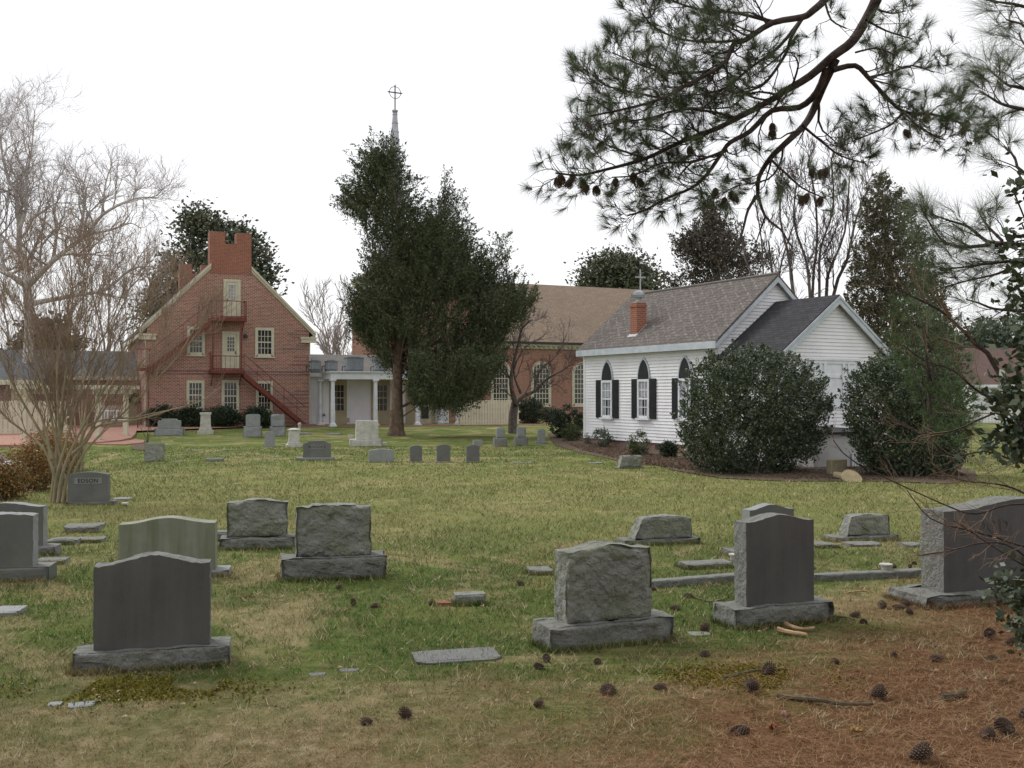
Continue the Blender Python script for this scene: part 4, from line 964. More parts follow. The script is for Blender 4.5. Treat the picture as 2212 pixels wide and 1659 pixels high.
def stone(name, label, bL, bR, yb, dL, dR, yt, yaw=18, bh=.1, bd=.3, dd=.16, kind='serp', rise=.06, mat='g_mid', bmat='g_base', rough=0, brough=.16, sides=.004,
          taper=0, slant=0, chip=0, grp=None, text=None, cat='gravestone', sink=.02, n=14, lean=0, smat=None):
    yaw = R(yaw); O = gp(bL, yb); w_ = ufor(O, yaw, 0, bR); e = empty(name, O, yaw, label, cat, grp)
    BASES.append((O.x, O.y, yaw, w_, bd))
    sd = (int(bL * 7 + yb)) % 97; off_ = (bd - dd) / 2
    if bh > 0: block('base', w_, bh + sink, bd, bmat, e, -sink, 'flat', 0, brough, seed=sd, x0=w_ / 2, n=16, chip=.015)
    else: off_ = 0
    u0 = ufor(O, yaw, off_, dL); u1 = ufor(O, yaw, off_, dR)
    o2 = O + Vector((math.cos(yaw), math.sin(yaw), 0)) * (u0 + u1) / 2 + Vector((-math.sin(yaw), math.cos(yaw), 0)) * off_
    h = at((dL + dR) / 2, yt, o2.y).z - O.z - max(bh, 0)
    if bh <= 0: h += sink
    dw = u1 - u0
    block('headstone', dw, h, dd, mat, e, bh if bh > 0 else -sink, kind, rise, rough, sides, taper, slant, chip, off_, (u0 + u1) / 2, sd, n, lean, smat)
    if text:
        tx, pw, ph, pz = text; cx_ = (u0 + u1) / 2
        mb = MB(); mb.box(cx_ - pw / 2, cx_ + pw / 2, off_ - .006, off_ + .02, bh + pz - ph / 2, bh + pz + ph / 2); pq = mb.build('name_panel', 'plaque', e)
        letters(tx, ph * .92, MT['letter'], pq, (cx_, off_ - .0075, bh + pz - ph * .03), .0012)
    return e
G = 'gravestones in the churchyard'
S = stone
# near row
S('gravestone', 'large dark polished granite headstone with arched top, nearest at lower left', 155, 497, 1458, 204, 455, 1200, 14, .115, .27, .15, 'serp', .055, 'g_dark', rough=0, sides=.010, grp=G, n=24, smat='g_base')
S('gravestone', 'wide headstone streaked pale green, directly behind the large dark one', 232, 495, 1253, 257, 466, 1119, 11, .05, .3, .2, 'serp', .05, 'g_green', 'g_light', sides=.003, brough=.03, grp=G)
S('gravestone', 'rock-faced grey headstone with arched top, left of the notched-top one', 473, 637, 1189, 492, 620, 1079, 9, .125, .32, .2, 'serp', .03, 'g_rough', rough=.30, chip=.03, grp=G, n=30)
S('gravestone', 'rock-faced headstone with notched shoulders on thick rough base', 607, 834, 1257, 639, 803, 1091, 12, .19, .36, .2, 'step', .02, 'g_rough', rough=.28, chip=.03, taper=.03, grp=G, n=32)
S('gravestone', 'dark grey upright headstone cut by the left frame edge, front one of two', -95, 106, 1261, -75, 73, 1110, 10, .12, .3, .16, 'arch', .02, 'g_mid', 'g_mid', smat='g_light', sides=.01, brough=.04, grp=G)
S('gravestone', 'dark grey upright headstone at the left edge, rear one of two', -88, 120, 1203, -60, 95, 1087, 10, .08, .3, .16, 'serp', .04, 'g_mid', sides=.008, grp=G, smat='g_light')
S('gravestone', 'dark headstone with a family name panel beside the crepe myrtle trunks', 142, 246, 1092, 147, 235, 1020, 8, .055, .3, .15, 'arch', .04, 'g_mid', 'g_mid', sides=.003, brough=.04, taper=.03, grp=G, text=('EDSON', .43, .10, .34))
S('gravestone', 'broken-edged rock-faced headstone with mossy face on thick base, in front of the middle lawn', 1191, 1457, 1411, 1222, 1408, 1177, 22, .15, .30, .19, 'serp', .035, 'g_rough', rough=.32, chip=.05, grp=G, n=36)
S('gravestone', 'tall narrow smooth grey headstone on rough base above the broken wood', 1591, 1803, 1361, 1611, 1757, 1112, 20, .135, .31, .15, 'serp', .045, 'g_dark', sides=.005, rough=0, grp=G, n=24, smat='g_base')
S('gravestone', 'serpentine-top headstone peeping out behind the tall narrow one', 1590, 1735, 1205, 1619, 1714, 1090, 18, .06, .3, .15, 'serp', .05, 'g_mid', sides=.004, grp=G, smat='g_light')
S('gravestone', 'slant-sided rock-faced marker behind and right of the broken-edged headstone', 1352, 1513, 1180, 1372, 1494, 1115, 16, .055, .32, .2, 'arch', .03, 'g_rough', rough=.22, chip=.02, slant=.09, grp=G, n=26)
S('gravestone', 'small rock-faced slant marker left of the big dark name stone', 1808, 1941, 1172, 1829, 1922, 1112, 16, .055, .3, .18, 'arch', .02, 'g_rough', rough=.22, chip=.02, slant=.07, grp=G, n=26)
bg_ = S('gravestone', 'biggest dark headstone with outlined family name, cut by the right frame edge', 2010, 2420, 1318, 2037, 2385, 1077, 18, .09, .5, .25, 'serp', .075, 'g_dark', rough=0, sides=.010, grp=G, n=24, smat='g_base')
MT['g_letter'] = granite('faint_granite_lettering', (.135, .125, .122), (.08, .075, .075), sp=260, bump=.05, rough=.6)
letters('WOOD', .13, MT['g_letter'], bg_, (.62, .1225, .58), .0015)
# far rows
S('gravestone', 'pale stepped-top granite stone behind the slender bare sapling', 333, 397, 942, 341, 390, 905, 12, .35, .7, .4, 'step', .08, 'g_light', 'g_light', brough=.03, grp=G)
S('gravestone', 'wide-based grey tablet nearest the foot of the house hedge', 525, 566, 945, 531, 562, 895, 12, .5, .55, .3, 'round', .05, 'g_light', 'g_light', brough=.05, sides=.01, grp=G)
S('gravestone', 'carved rough grey tablet right of the wide-based tablet by the house', 582, 617, 943, 585, 615, 895, 12, .45, .5, .3, 'round', .05, 'g_light', 'g_light', rough=.15, brough=.1, grp=G)
S('gravestone', 'small round-topped tablet in front of the carved rough tablet', 569, 597, 966, 572, 594, 932, 12, .06, .3, .14, 'round', .06, 'g_light', 'g_light', brough=.03, grp=G)
S('gravestone', 'grey shoulder-topped stone with a light name panel, left of the white marble block', 641, 723, 995, 655, 715, 952, 10, .09, .35, .2, 'shoulder', .1, 'g_mid', 'g_light', brough=.03, grp=G, text=('RHODES', .44, .13, .33))
S('gravestone', 'large stained white marble block on marble plinth left of the cedar trunk', 757, 826, 965, 769, 818, 909, 12, .28, .75, .5, 'flat', 0, 'marble', 'marble', brough=.02, sides=.002, taper=.04, grp=G)
S('gravestone', 'low wide grey marker right of the name panel stone', 794, 855, 999, 797, 851, 970, 10, .03, .3, .18, 'arch', .05, 'g_light', 'g_light', brough=.02, grp=G)
for i, (l, r, t_) in enumerate(((886, 912, 962), (944, 973, 960), (1008, 1036, 961))):
    S('gravestone', ['leftmost of the three matching small tablets on the lawn', 'middle one of the three matching small tablets on the lawn', 'rightmost of the three matching small tablets on the lawn'][i], l - 4, r + 4, 999, l, r, t_, 10, .03, .26, .12, 'round' if i > 5 else 'arch', .05, 'g_mid', 'g_light', brough=.03, grp=G)
S('gravestone', 'small low pale block behind the rightmost matching tablet', 1022, 1043, 964, 1023, 1042, 951, 12, .03, .3, .2, 'flat', 0, 'g_light', 'g_light', grp=G)
S('gravestone', 'short mossy tablet on block plinth just left of the bare crooked tree', 1069, 1096, 965, 1073, 1091, 923, 12, .35, .4, .2, 'round', .08, 'g_light', 'g_base', rough=.06, brough=.06, grp=G)
S('gravestone', 'carved tablet on block plinth just right of the bare crooked tree', 1114, 1140, 963, 1118, 1136, 922, 12, .33, .4, .2, 'round', .05, 'g_light', 'g_base', rough=.14, brough=.06, grp=G)
S('gravestone', 'plain grey tablet on low plinth furthest right before the chapel shrubs', 1159, 1181, 960, 1163, 1178, 927, 12, .12, .34, .15, 'arch', .04, 'g_light', 'g_light', brough=.03, grp=G)
S('gravestone', 'leaning rock-faced wedge marker beside the mulch bed', 1332, 1392, 1013, 1339, 1387, 985, 14, .03, .35, .24, 'flat', 0, 'g_rough', rough=.18, slant=.08, lean=.1, grp=G)
S('gravestone', 'square rock-faced grey tablet alone between hedge and house on the left', 311, 356, 1000, 313, 354, 957, 10, .03, .32, .2, 'flat', 0, 'g_rough', rough=.2, grp=G, n=16)
# two marble pedestals
def pedestal(px, yb, yt, wpx, label, urn):
    O = gp(px, yb); k = O.y / F; e = empty('marble_pedestal', O, R(15), label, 'monument', 'white marble pedestals'); h = (yb - yt) * k; w_ = wpx * k / 2
    mb = MB(); mb.box(-w_, w_, -w_, w_, -.05, h * .14); mb.build('lower_step', 'marble', e, bevel=.01)
    mb = MB(); mb.box(-w_ * .8, w_ * .8, -w_ * .8, w_ * .8, h * .14, h * .24); mb.build('upper_step', 'marble', e, bevel=.01)
    mb = MB(); a, b_ = w_ * .68, w_ * .60
    mb.add([(-a, -a, h * .24), (a, -a, h * .24), (a, a, h * .24), (-a, a, h * .24), (-b_, -b_, h * .9), (b_, -b_, h * .9), (b_, b_, h * .9), (-b_, b_, h * .9)], [(0, 1, 5, 4), (1, 2, 6, 5), (2, 3, 7, 6), (3, 0, 4, 7), (4, 5, 6, 7)]); mb.build('shaft', 'marble', e)
    mb = MB()
    if urn: mb.lathe([(w_ * .8, h * .9), (w_ * .85, h * .93), (w_ * .6, h * .97), (w_ * .3, h), (.01, h * 1.01)], 0, 0, 16)
    else: mb.box(-w_ * .72, w_ * .72, -w_ * .72, w_ * .72, h * .9, h)
    mb.build('cap', 'marble', e)
pedestal(444, 937, 891, 33, 'square white marble pedestal in front of the house hedge', False)
pedestal(635, 965, 925, 34, 'domed white marble pedestal left of the shoulder-topped name stone', True)
O = gp(647, 937); mb = MB(); mb.lathe([(.06, -.05), (.06, .4), (.085, .4), (.085, .5), (.04, .54)], 0, 0, 10); o = mb.build('vent_pipe', 'marble'); o.location = O; tag(o, 'white standpipe behind the domed marble pedestal', 'pipe')
# low markers
def marker(l, r, yb, yt, label, mat='g_base', kind='flat', yaw=10, h=None, d=.25, rough=.1, grp='low grave markers', name='grave_marker'):
    O = gp(l, yb); a = R(yaw); w_ = ufor(O, a, 0, r); hh = h if h is not None else max((at(l, yt, O.y + .1).z - O.z), .03); e = block(name, w_, hh + .03, d, mat, None, -.03, kind, .02 if kind != 'flat' else 0, rough, x0=w_ / 2, seed=int(l) % 31, n=8)
    hh > .035 and BASES.append((O.x, O.y, a, w_, d)); e.location = O; e.rotation_euler = (0, 0, a); tag(e, label, 'grave marker', grp); return e
marker(97, 166, 1178, 1163, 'rounded low marker just behind the two left edge headstones', 'g_base', 'arch')
marker(137, 213, 1152, 1136, 'low wedge marker above the rounded one at left', 'g_base')
marker(160, 222, 1173, 1163, 'thin low marker right of the rounded one at left', 'g_base')
marker(75, 141, 1220, 1208, 'low slab marker at the foot of the left edge headstones', 'g_base')
marker(140, 222, 1141, 1133, 'flat slab behind the low wedge marker at left', 'g_base')
marker(243, 283, 1081, 1077, 'thin flat slab touching the family name stone by the crepe myrtle', 'g_light')
marker(-30, 41, 1333, 1322, 'low slab cut by the left frame edge beside the big dark headstone', 'g_light')
marker(465, 493, 1170, 1148, 'low block tucked behind the rock-faced arched headstone', 'g_base')
marker(1147, 1196, 1243, 1229, 'low rough block left of the broken-edged headstone', 'g_base')
marker(1487, 1586, 1231, 1216, 'low slab marker left of the tall narrow headstone', 'g_base', yaw=16)
marker(1760, 1815, 1185, 1173, 'low slab at the foot of the small slant marker, left one', 'g_base', 'arch')
marker(1840, 1905, 1182, 1175, 'low slab at the foot of the small slant marker, right one', 'g_base')
marker(1962, 1996, 1183, 1177, 'low slab just left of the biggest dark headstone', 'g_base')
marker(984, 1050, 1309, 1281, 'small square grey footstone block on the middle lawn', 'g_rough', d=.16, rough=.12)
marker(373, 420, 998, 994, 'flat dark slab right of the square rock-faced tablet', 'g_base', h=.02)
marker(444, 483, 998, 990, 'short raised slab further right of the square rock-faced tablet', 'g_base')
marker(400, 440, 973, 969, 'flat slab behind the short raised slab at left', 'g_base', h=.02)
marker(478, 492, 972, 968, 'tiny flat stone left of the small round-topped tablet', 'g_light', h=.02)
marker(580, 612, 988, 981, 'flat slab in front of the small round-topped tablet', 'g_base', h=.02)
marker(648, 672, 940, 935, 'low slab behind the domed marble pedestal', 'g_light')
marker(706, 737, 940, 936, 'thin low slab between domed pedestal and marble block', 'g_light')
marker(1110, 1152, 1001, 995, 'flat slab in the grass right of the matching tablets', 'g_base', h=.02)
marker(1275, 1302, 1002, 1000, 'thin pale slab left of the wedge marker by the mulch bed', 'g_light', h=.03)
marker(824, 836, 963, 955, 'tiny white footstone right of the marble block', 'marble', d=.15)
marker(752, 765, 947, 939, 'tiny rounded white footstone left of the marble block', 'marble', 'arch', d=.15)
marker(262, 276, 1093, 1087, 'small white stone in front of the family name stone', 'marble', h=.05, d=.12)
marker(902, 1085, 1438, 1416, 'long flat granite ledger flush in the foreground grass', 'g_mid', yaw=14, h=.015, rough=.02, d=.3)
marker(1494, 1536, 1375, 1368, 'small pale green flat stone between the two near right headstones', 'g_green', h=.01, d=.1)
marker(733, 776, 1452, 1446, 'sliver of flat stone half buried right of the big dark headstone', 'g_base', h=.006, d=.06)
marker(668, 704, 1461, 1456, 'smaller sliver of flat stone next to the big dark headstone', 'g_base', h=.006, d=.06)
marker(100, 133, 1527, 1516, 'worn pale flat stone at lower left, the left of a pair', 'g_light', h=.006, d=.07)
m_ = marker(146, 207, 1532, 1514, 'pale flat marker with dark slots at lower left, the right of a pair', 'g_light', yaw=20, h=.010, d=.085, rough=.03)
for x in (.025, .075, .125): mb = MB(); mb.box(x, x + .006, .02, .07, .006, .012); mb.build('slot', 'letter', m_)
# long kerbs
def kerb(pa, pb_, label):
    a, b_ = gp(*pa), gp(*pb_); d = b_ - a; L_ = math.hypot(d.x, d.y); yw2 = math.atan2(d.y, d.x)
    o = block('plot_kerb', L_, .085, .12, 'g_base', None, -.03, rough=.10, x0=L_ / 2, seed=int(pa[0]) % 13, n=12); o.location = a; o.rotation_euler = (0, 0, yw2); tag(o, label, 'kerb', 'stone kerbs edging grave plots')
kerb((1400, 1272), (1600, 1256), 'stone kerb between the broken-edged and the tall narrow headstone'); kerb((1760, 1257), (1998, 1246), 'stone kerb between the tall narrow and the biggest dark headstone')
def vase(px, yb, s_, label):
    O = gp(px, yb); mb = MB(); mb.lathe([(.05 * s_, 0), (.055 * s_, .015), (.035 * s_, .03), (.05 * s_, .06), (.06 * s_, .09), (.075 * s_, .1), (.075 * s_, .112), (.05 * s_, .112)], 0, 0, 16)
    o = mb.build('flower_vase', 'marble', smooth=False); o.location = O; tag(o, label, 'vase', 'stone flower vases')
vase(1914, 1245, .75, 'small white stone vase on the kerb right of the tall narrow headstone'); vase(1586, 1222, .7, 'small white stone vase peeking past the tall narrow headstone')
O = gp(946, 1310); mb = MB(); mb.box(0, .1, 0, .07, -.02, .03); o = mb.build('loose_brick', 'chimbrick', bevel=.004); o.location = O; o.rotation_euler = (0, .05, R(12)); tag(o, 'weathered red brick lying left of the small footstone block', 'brick')
# stepping rounds near the bush
for px, py, lab, sx in ((1842, 1041, 'tan round slab leaning by the right bush, right one', .24), (1822, 1037, 'tan round slab lying by the right bush, left one', .22)):
    O = gp(px, py); mb = MB(); mb.lathe([(sx, 0), (sx, .06)], 0, 0, 16); o = mb.build('round_slab', M('sandstone_' + str(px), (.42, .34, .2), (.3, .24, .15), 8)); o.location = O + Vector((0, .1, .06)); o.rotation_euler = (R(42 if px > 1830 else 12), R(12), 0); tag(o, lab, 'stone slab', 'loose slabs by the bush')
O = gp(1813, 1027); mb = MB(); mb.box(-.25, .25, 0, .2, -.02, .4); o = mb.build('stone_block', M('sandstone_block', (.42, .36, .24), (.3, .26, .17), 8), bevel=.02); o.location = O; o.rotation_euler = (0, 0, R(20)); tag(o, 'square tan stone block against the white cellar wall', 'stone block')
# ================================================================ CONES AND WOOD
def cone_mesh(op=1.0, n=120):
    rg = random.Random(4); mb = MB(); Lc = .105
    mb.lathe([(.008, 0), (.024, .02), (.029, .045), (.022, .075), (.008, .1)], 0, 0, 10)
    for i in range(n):
        t_ = i / n; z = .006 + t_ * .094; r_ = .030 * math.sin(math.pi * (0.12 + .80 * (1 - t_) ** .85 + .04)) ** .7 + .003; a = i * 2.39996
        c_, s_ = math.cos(a), math.sin(a); w2 = .0085 * (1 - .4 * t_); l = .013 * op; tl = (.5 + .4 * t_) / op
        b0 = Vector((c_ * r_ * .55, s_ * r_ * .55, z)); tip = Vector((c_ * (r_ + l), s_ * (r_ + l), z + l * tl)); sd = Vector((-s_, c_, 0)) * w2
        m1 = b0.lerp(tip, .75)
        mb.cm = 0; mb.add([b0, m1 + sd, tip, m1 - sd, m1 - Vector((0, 0, .004))], [(0, 1, 2, 3), (0, 3, 4), (0, 4, 1), (4, 3, 2), (1, 4, 2)])
        mb.cm = 1; k = tip - Vector((c_, s_, 0)) * .001; mb.add([k + sd * .5 + Vector((0, 0, -.0015)), k + Vector((0, 0, .003)), k - sd * .5 + Vector((0, 0, -.0015)), k + Vector((c_, s_, -.3)) * .003], [(0, 1, 3), (1, 2, 3)])
    o = mb.build('pine_cone', ['cone', 'conelight']); return o
cone0 = cone_mesh(); cone_me = cone0.data; bpy.data.objects.remove(cone0); cone0 = cone_mesh(1.75, 80); cone_open = cone0.data; bpy.data.objects.remove(cone0)
conel = [(1316, 1505, 1.15, 'large open pine cone in the bottom middle grass'), (1411, 1490, .85, 'pine cone right of the large open one in the bottom middle'), (1156, 1440, .85, 'dark pine cone just below the broken-edged headstone base'),
 (1184, 1428, .6, 'flattened pine cone touching the broken-edged headstone base'), (1295, 1431, .6, 'weathered pine cone in front of the broken-edged headstone'), (1152, 1528, .75, 'pine cone in straw left of the large open one'), (889, 1553, .9, 'brown pine cone at bottom centre left'), (805, 1563, .7, 'pine cone at bottom centre left, the left of two'),
 (1511, 1419, .7, 'pine cone alone on grass between the two near right headstones'), (1640, 1495, 1.0, 'grey pine cone above the long fallen branch'), (1652, 1463, .95, 'pine cone in the moss above the grey one'), (1618, 1582, 1.1, 'dark pine cone under the left end of the fallen branch'),
 (1881, 1510, 1.05, 'wide brown pine cone at the right end of the fallen branch'), (1730, 1515, .6, 'tiny upright pine cone resting against the fallen branch'), (1964, 1645, 1.2, 'largest pine cone at the bottom right edge'), (2007, 1426, .85, 'dark pine cone alone in the orange needles'),
 (2156, 1427, .8, 'pine cone at the far right in the orange needles'), (2172, 1393, .8, 'pine cone under the holly tip at the right edge'), (2131, 1377, .9, 'pine cone in needles below the biggest dark headstone'), (1954, 1317, .85, 'leftmost cone of the heap at the biggest headstone base'),
 (1966, 1311, .8, 'topmost cone of the heap at the biggest headstone base'), (1973, 1330, .75, 'lowest cone of the heap at the biggest headstone base'), (2023, 1318, .85, 'cone at the corner of the biggest headstone base'), (1913, 1314, .75, 'dark cone on grass left of the biggest headstone base'),
 (1835, 1333, .75, 'cone beside the right corner of the tall narrow headstone base'), (1864, 1345, .75, 'greyish cone right of the tall narrow headstone'), (1736, 1349, .7, 'cone resting against the tall narrow headstone base'), (1512, 1364, .85, 'cone on grass at the left foot of the tall narrow base'),
 (1446, 1316, .8, 'dark cone above and left of the tall narrow base'), (1419, 1275, .8, 'reddish cone at the left end of the kerb'), (1478, 1290, .7, 'grey cone in grass under the kerb'), (766, 1310, .75, 'cone below the notched headstone, the left of two'), (801, 1314, .7, 'cone below the notched headstone, the right of two'),
 (926, 1309, .75, 'cone left of the loose red brick'), (725, 1272, .7, 'small cone at the foot of the notched headstone base'), (1132, 1266, .7, 'reddish cone left of the broken-edged headstone'), (1940, 1420, .5, 'tiny dark cone in the grass right of centre'), (2188, 1592, 1.15, 'grey pine cone at the bottom right frame edge'),
 (2200, 1553, 1.2, 'dark pine cone cut by the right frame edge'), (2122, 1600, .9, 'pale weathered pine cone near the bottom right'), (1813, 1434, .55, 'small cone above the fallen branch, right of the moss'), (1927, 1228, .6, 'small cone beside the white vase on the kerb'), (1965, 1228, .6, 'small cone left of the biggest headstone, lower one'), (1975, 1219, .6, 'small cone left of the biggest headstone, upper one'),
 (1750, 1228, .6, 'small reddish cone right of the tall narrow headstone')]
for i, (px, py, s_, lab) in enumerate(conel):
    rg = random.Random(i * 13 + 1); o = link('pine_cone', cone_open if i % 5 in (0, 3) else cone_me); O = gp(px, py); s_ *= .82 * rg.uniform(.85, 1.08); o.location = O + Vector((0, 0, .024 * s_)); o.scale = (s_, s_, s_ * rg.uniform(.85, 1.2))
    o.rotation_euler = (R(rg.uniform(62, 112)), R(rg.uniform(-20, 20)), rg.uniform(0, 6.28)); tag(o, lab, 'pine cone', 'pine cones fallen on the grass')
def stick(name, pts, r0, r1, mat, label, cat='stick', wob=.008, n=7):
    rg = random.Random(int(pts[0][0])); P = [gp(*p) for p in pts]; o0 = P[0]; mb = MB(); T = Tree(1); q = T.smooth([p - o0 + Vector((rg.uniform(-wob, wob), rg.uniform(-wob, wob), r0 * .8 + (abs(rg.gauss(0, wob))))) for p in P], 3)
    mb.tube(q, [r0 + (r1 - r0) * i / (len(q) - 1) + rg.uniform(-.1, .1) * r0 for i in range(len(q))], n); o = mb.build(name, mat); o.location = o0; tag(o, label, cat); return o
stick('broken_wood', [(1681, 1369), (1700, 1372), (1722, 1375), (1742, 1379)], .022, .008, 'wood', 'pale split piece of wood lying nearest in front of the tall narrow base', 'broken wood')
stick('broken_wood', [(1694, 1352), (1710, 1362), (1735, 1366), (1758, 1364)], .018, .008, 'wood', 'tan split piece of wood leaning by the tall narrow base', 'broken wood')
br = stick('fallen_branch', [(1680, 1508), (1720, 1514), (1765, 1522), (1810, 1527), (1850, 1530), (1882, 1530)], .014, .008, 'stickbark', 'long mossy fallen branch in the lower right needles', 'branch')
stick('fallen_branch', [(2037, 1512), (2060, 1508), (2086, 1502)], .018, .012, 'stickbark', 'short thick brown stick at lower right', 'branch')
stick('fallen_branch', [(2095, 1472), (2130, 1480), (2170, 1478), (2190, 1470)], .004, .002, 'stickbark', 'thin curved twig in needles at the right', 'twig')
stick('fallen_branch', [(1495, 1290), (1530, 1301), (1555, 1300), (1580, 1286)], .007, .003, 'stickbark', 'thin curved branch at the left of the tall narrow base', 'branch')
stick('fallen_branch', [(1803, 1335), (1825, 1338), (1848, 1343)], .012, .006, 'stickbark', 'short stick at the right corner of the tall narrow base', 'branch')
stick('fallen_branch', [(1560, 1468), (1600, 1460), (1640, 1452), (1690, 1450)], .012, .006, 'stickbark', 'mossy root ridge above the grey cone', 'branch')
stick('fallen_branch', [(1830, 1285), (1860, 1281), (1885, 1282)], .009, .005, 'wood', 'pale stick on grass below the white vase', 'branch')
def dryleaf(px, py, s_, label, seed, c=(.42, .2, .1)):
    rg = random.Random(seed); O = gp(px, py); mb = MB(); n = 14; pts = []
    for i in range(n):
        a = 2 * math.pi * i / n; r_ = s_ * (1 if i % 2 else .55) * rg.uniform(.8, 1.1); pts.append((r_ * math.cos(a) * 1.5, r_ * math.sin(a) * .8, .02 + rg.uniform(0, .025)))
    mb.add([(0, 0, .008)] + pts, [(0, i + 1, (i + 1) % n + 1) for i in range(n)]); o = mb.build('dry_leaf', M('dry_leaf_%d' % seed, c, tuple(x * .6 for x in c), 30)); o.location = O; o.rotation_euler = (0, 0, seed); tag(o, label, 'leaf', 'large dry leaves')
dryleaf(1668, 1580, .035, 'curled orange dry leaf right of the dark cone near the bottom', 1, (.45, .2, .1)); dryleaf(1697, 1555, .028, 'pale pink dry leaf above the curled orange one', 2, (.5, .3, .24)); dryleaf(1846, 1588, .035, 'ochre dry leaf in the lower right needles', 3, (.45, .27, .1))
dryleaf(2086, 1590, .02, 'small pale dry leaf near the weathered cone', 4, (.5, .35, .22))
# ================================================================ GRASS, LITTER
def gzv(x, y):
    z = np.zeros_like(y); done = np.zeros(len(y), bool)
    for (a, za), (b, zb_) in zip(GK, GK[1:]):
        m = (~done) & (y < b); t_ = np.clip((y[m] - a) / (b - a), 0, 1); t_ = t_ * t_ * (3 - 2 * t_); z[m] = za + (zb_ - za) * t_; done |= m
    return z - 1.0 * np.exp(-(((x + 17.5) / 4.5) ** 2 + ((y - 31) / 6.0) ** 2))
def scatter(rng, n, y0, y1, pw=1.0, half=.66):
    y = np.exp(rng.uniform(np.log(y0), np.log(y1), n)) if pw == 1 else rng.uniform(y0, y1, n)
    x = rng.uniform(-half, half, n) * y; return x, y, gzv(x, y)
def clumpn(rng, x, y, s, seed):
    """cheap smooth noise for clumping"""
    r = np.random.default_rng(seed); v = np.zeros_like(x)
    for k in range(6):
        a = r.uniform(0, 6.28); f = s * r.uniform(.6, 2.2); v += np.sin((x * np.cos(a) + y * np.sin(a)) * f + r.uniform(0, 6.28))
    return v / 6
def grass():
    rng = np.random.default_rng(5); n = 360000; x, y, z = scatter(rng, n, 3.4, 40)
    keep = (clumpn(rng, x, y, 3.5, 3) + clumpn(rng, x, y, 11, 4)) > rng.uniform(-1.1, .25, n); x, y, z = x[keep], y[keep], z[keep]; n = len(x)
    dz = y - 5.2 - np.maximum(x - .8, 0) * 1.1
    hk = np.clip(.55 + dz * .25, .55, 1)
    h = rng.uniform(.018, .055, n) * hk * (1 + .25 * clumpn(rng, x, y, 5, 9)) * np.clip((y / 7) ** .25, 1, 1.5); w_ = .0009 * np.clip(y, 3.5, 40) * rng.uniform(.5, 1, n)
    a = rng.uniform(0, 6.28, n); P = np.stack([x, y, z - .002], 1); lean = rng.normal(size=(n, 2)) * (h * .7)[:, None]
    sd = np.stack([np.cos(a) * w_, np.sin(a) * w_, np.zeros(n)], 1) * .5
    tip = P + np.stack([lean[:, 0], lean[:, 1], h], 1)
    V = [np.stack([P - sd, P + sd, tip], 1).reshape(-1, 3)]
    for (ox, oy, ya, bw_, bd_) in BASES:
        if oy > 34: continue
        m = int(2600 * bw_ / max(oy / 6, 1)); t_ = rng.random(m); sdx = rng.random(m) < .22
        u = np.where(sdx, rng.normal(0, .015, m) - .01, t_ * bw_); v_ = np.where(sdx, t_ * bd_, -np.abs(rng.normal(0, .018, m)) - .002)
        X = ox + u * math.cos(ya) - v_ * math.sin(ya); Y = oy + u * math.sin(ya) + v_ * math.cos(ya); h2 = rng.uniform(.02, .06, m) * (1 - .3 * (oy > 12)); a2 = rng.uniform(0, 6.28, m); w2 = .0009 * Y * rng.uniform(.5, 1, m)
        P2 = np.stack([X, Y, gzv(X, Y) - .002], 1); s2 = np.stack([np.cos(a2) * w2, np.sin(a2) * w2, np.zeros(m)], 1) * .5; l2 = rng.normal(size=(m, 2)) * (h2 * .45)[:, None]
        V.append(np.stack([P2 - s2, P2 + s2, P2 + np.stack([l2[:, 0], l2[:, 1], h2], 1)], 1).reshape(-1, 3))
    tag(npmesh('grass', np.concatenate(V), 3, 'blades'), kind='stuff')
    # dead leaves
    n = 1500; x, y, z = scatter(rng, n, 5, 45); P = np.stack([x, y, z + .012], 1); D = np.stack([rng.normal(size=n), rng.normal(size=n), rng.normal(size=n) * .18], 1)
    s_ = rng.uniform(.012, .030, n) * np.clip(y / 14, .6, 1.7); u = D / np.linalg.norm(D, axis=1)[:, None]; v = np.cross(u, np.stack([rng.normal(size=n) * .3, rng.normal(size=n) * .3, np.ones(n)], 1)); v /= np.linalg.norm(v, axis=1)[:, None]
    s_ = s_[:, None]; up = np.array([0, 0, .006])
    Q = np.stack([P - u * s_, P + v * s_ * .5 + up, P + u * s_, P - v * s_ * .5 + up], 1).reshape(-1, 3); tag(npmesh('fallen_leaves', Q, 4, 'litter'), kind='stuff')
    # needle straw
    n = 60000; x, y, z = scatter(rng, n, 3.4, 13); dz = y - 5.3 - np.maximum(x - .7, 0) * 1.2 + clumpn(rng, x, y, 2.2, 8) * 1.4 + np.clip(.6 - x, 0, 3) * .9; k = dz < rng.uniform(-.9, 1.0, n) ** 3 * 1.2; x, y, z = x[k], y[k], z[k]; n = len(x)
    P = np.stack([x, y, z + rng.uniform(.004, .022, n)], 1); a = rng.uniform(0, 6.28, n); l = rng.uniform(.05, .10, n); u = np.stack([np.cos(a) * l, np.sin(a) * l, rng.normal(size=n) * .010], 1)
    v = np.stack([-np.sin(a), np.cos(a), np.zeros(n)], 1) * .00085 * (y / 4)[:, None]
    tag(npmesh('pine_straw', np.stack([P - u - v, P - u + v, P + u], 1).reshape(-1, 3), 3, 'straw'), kind='stuff')
grass()
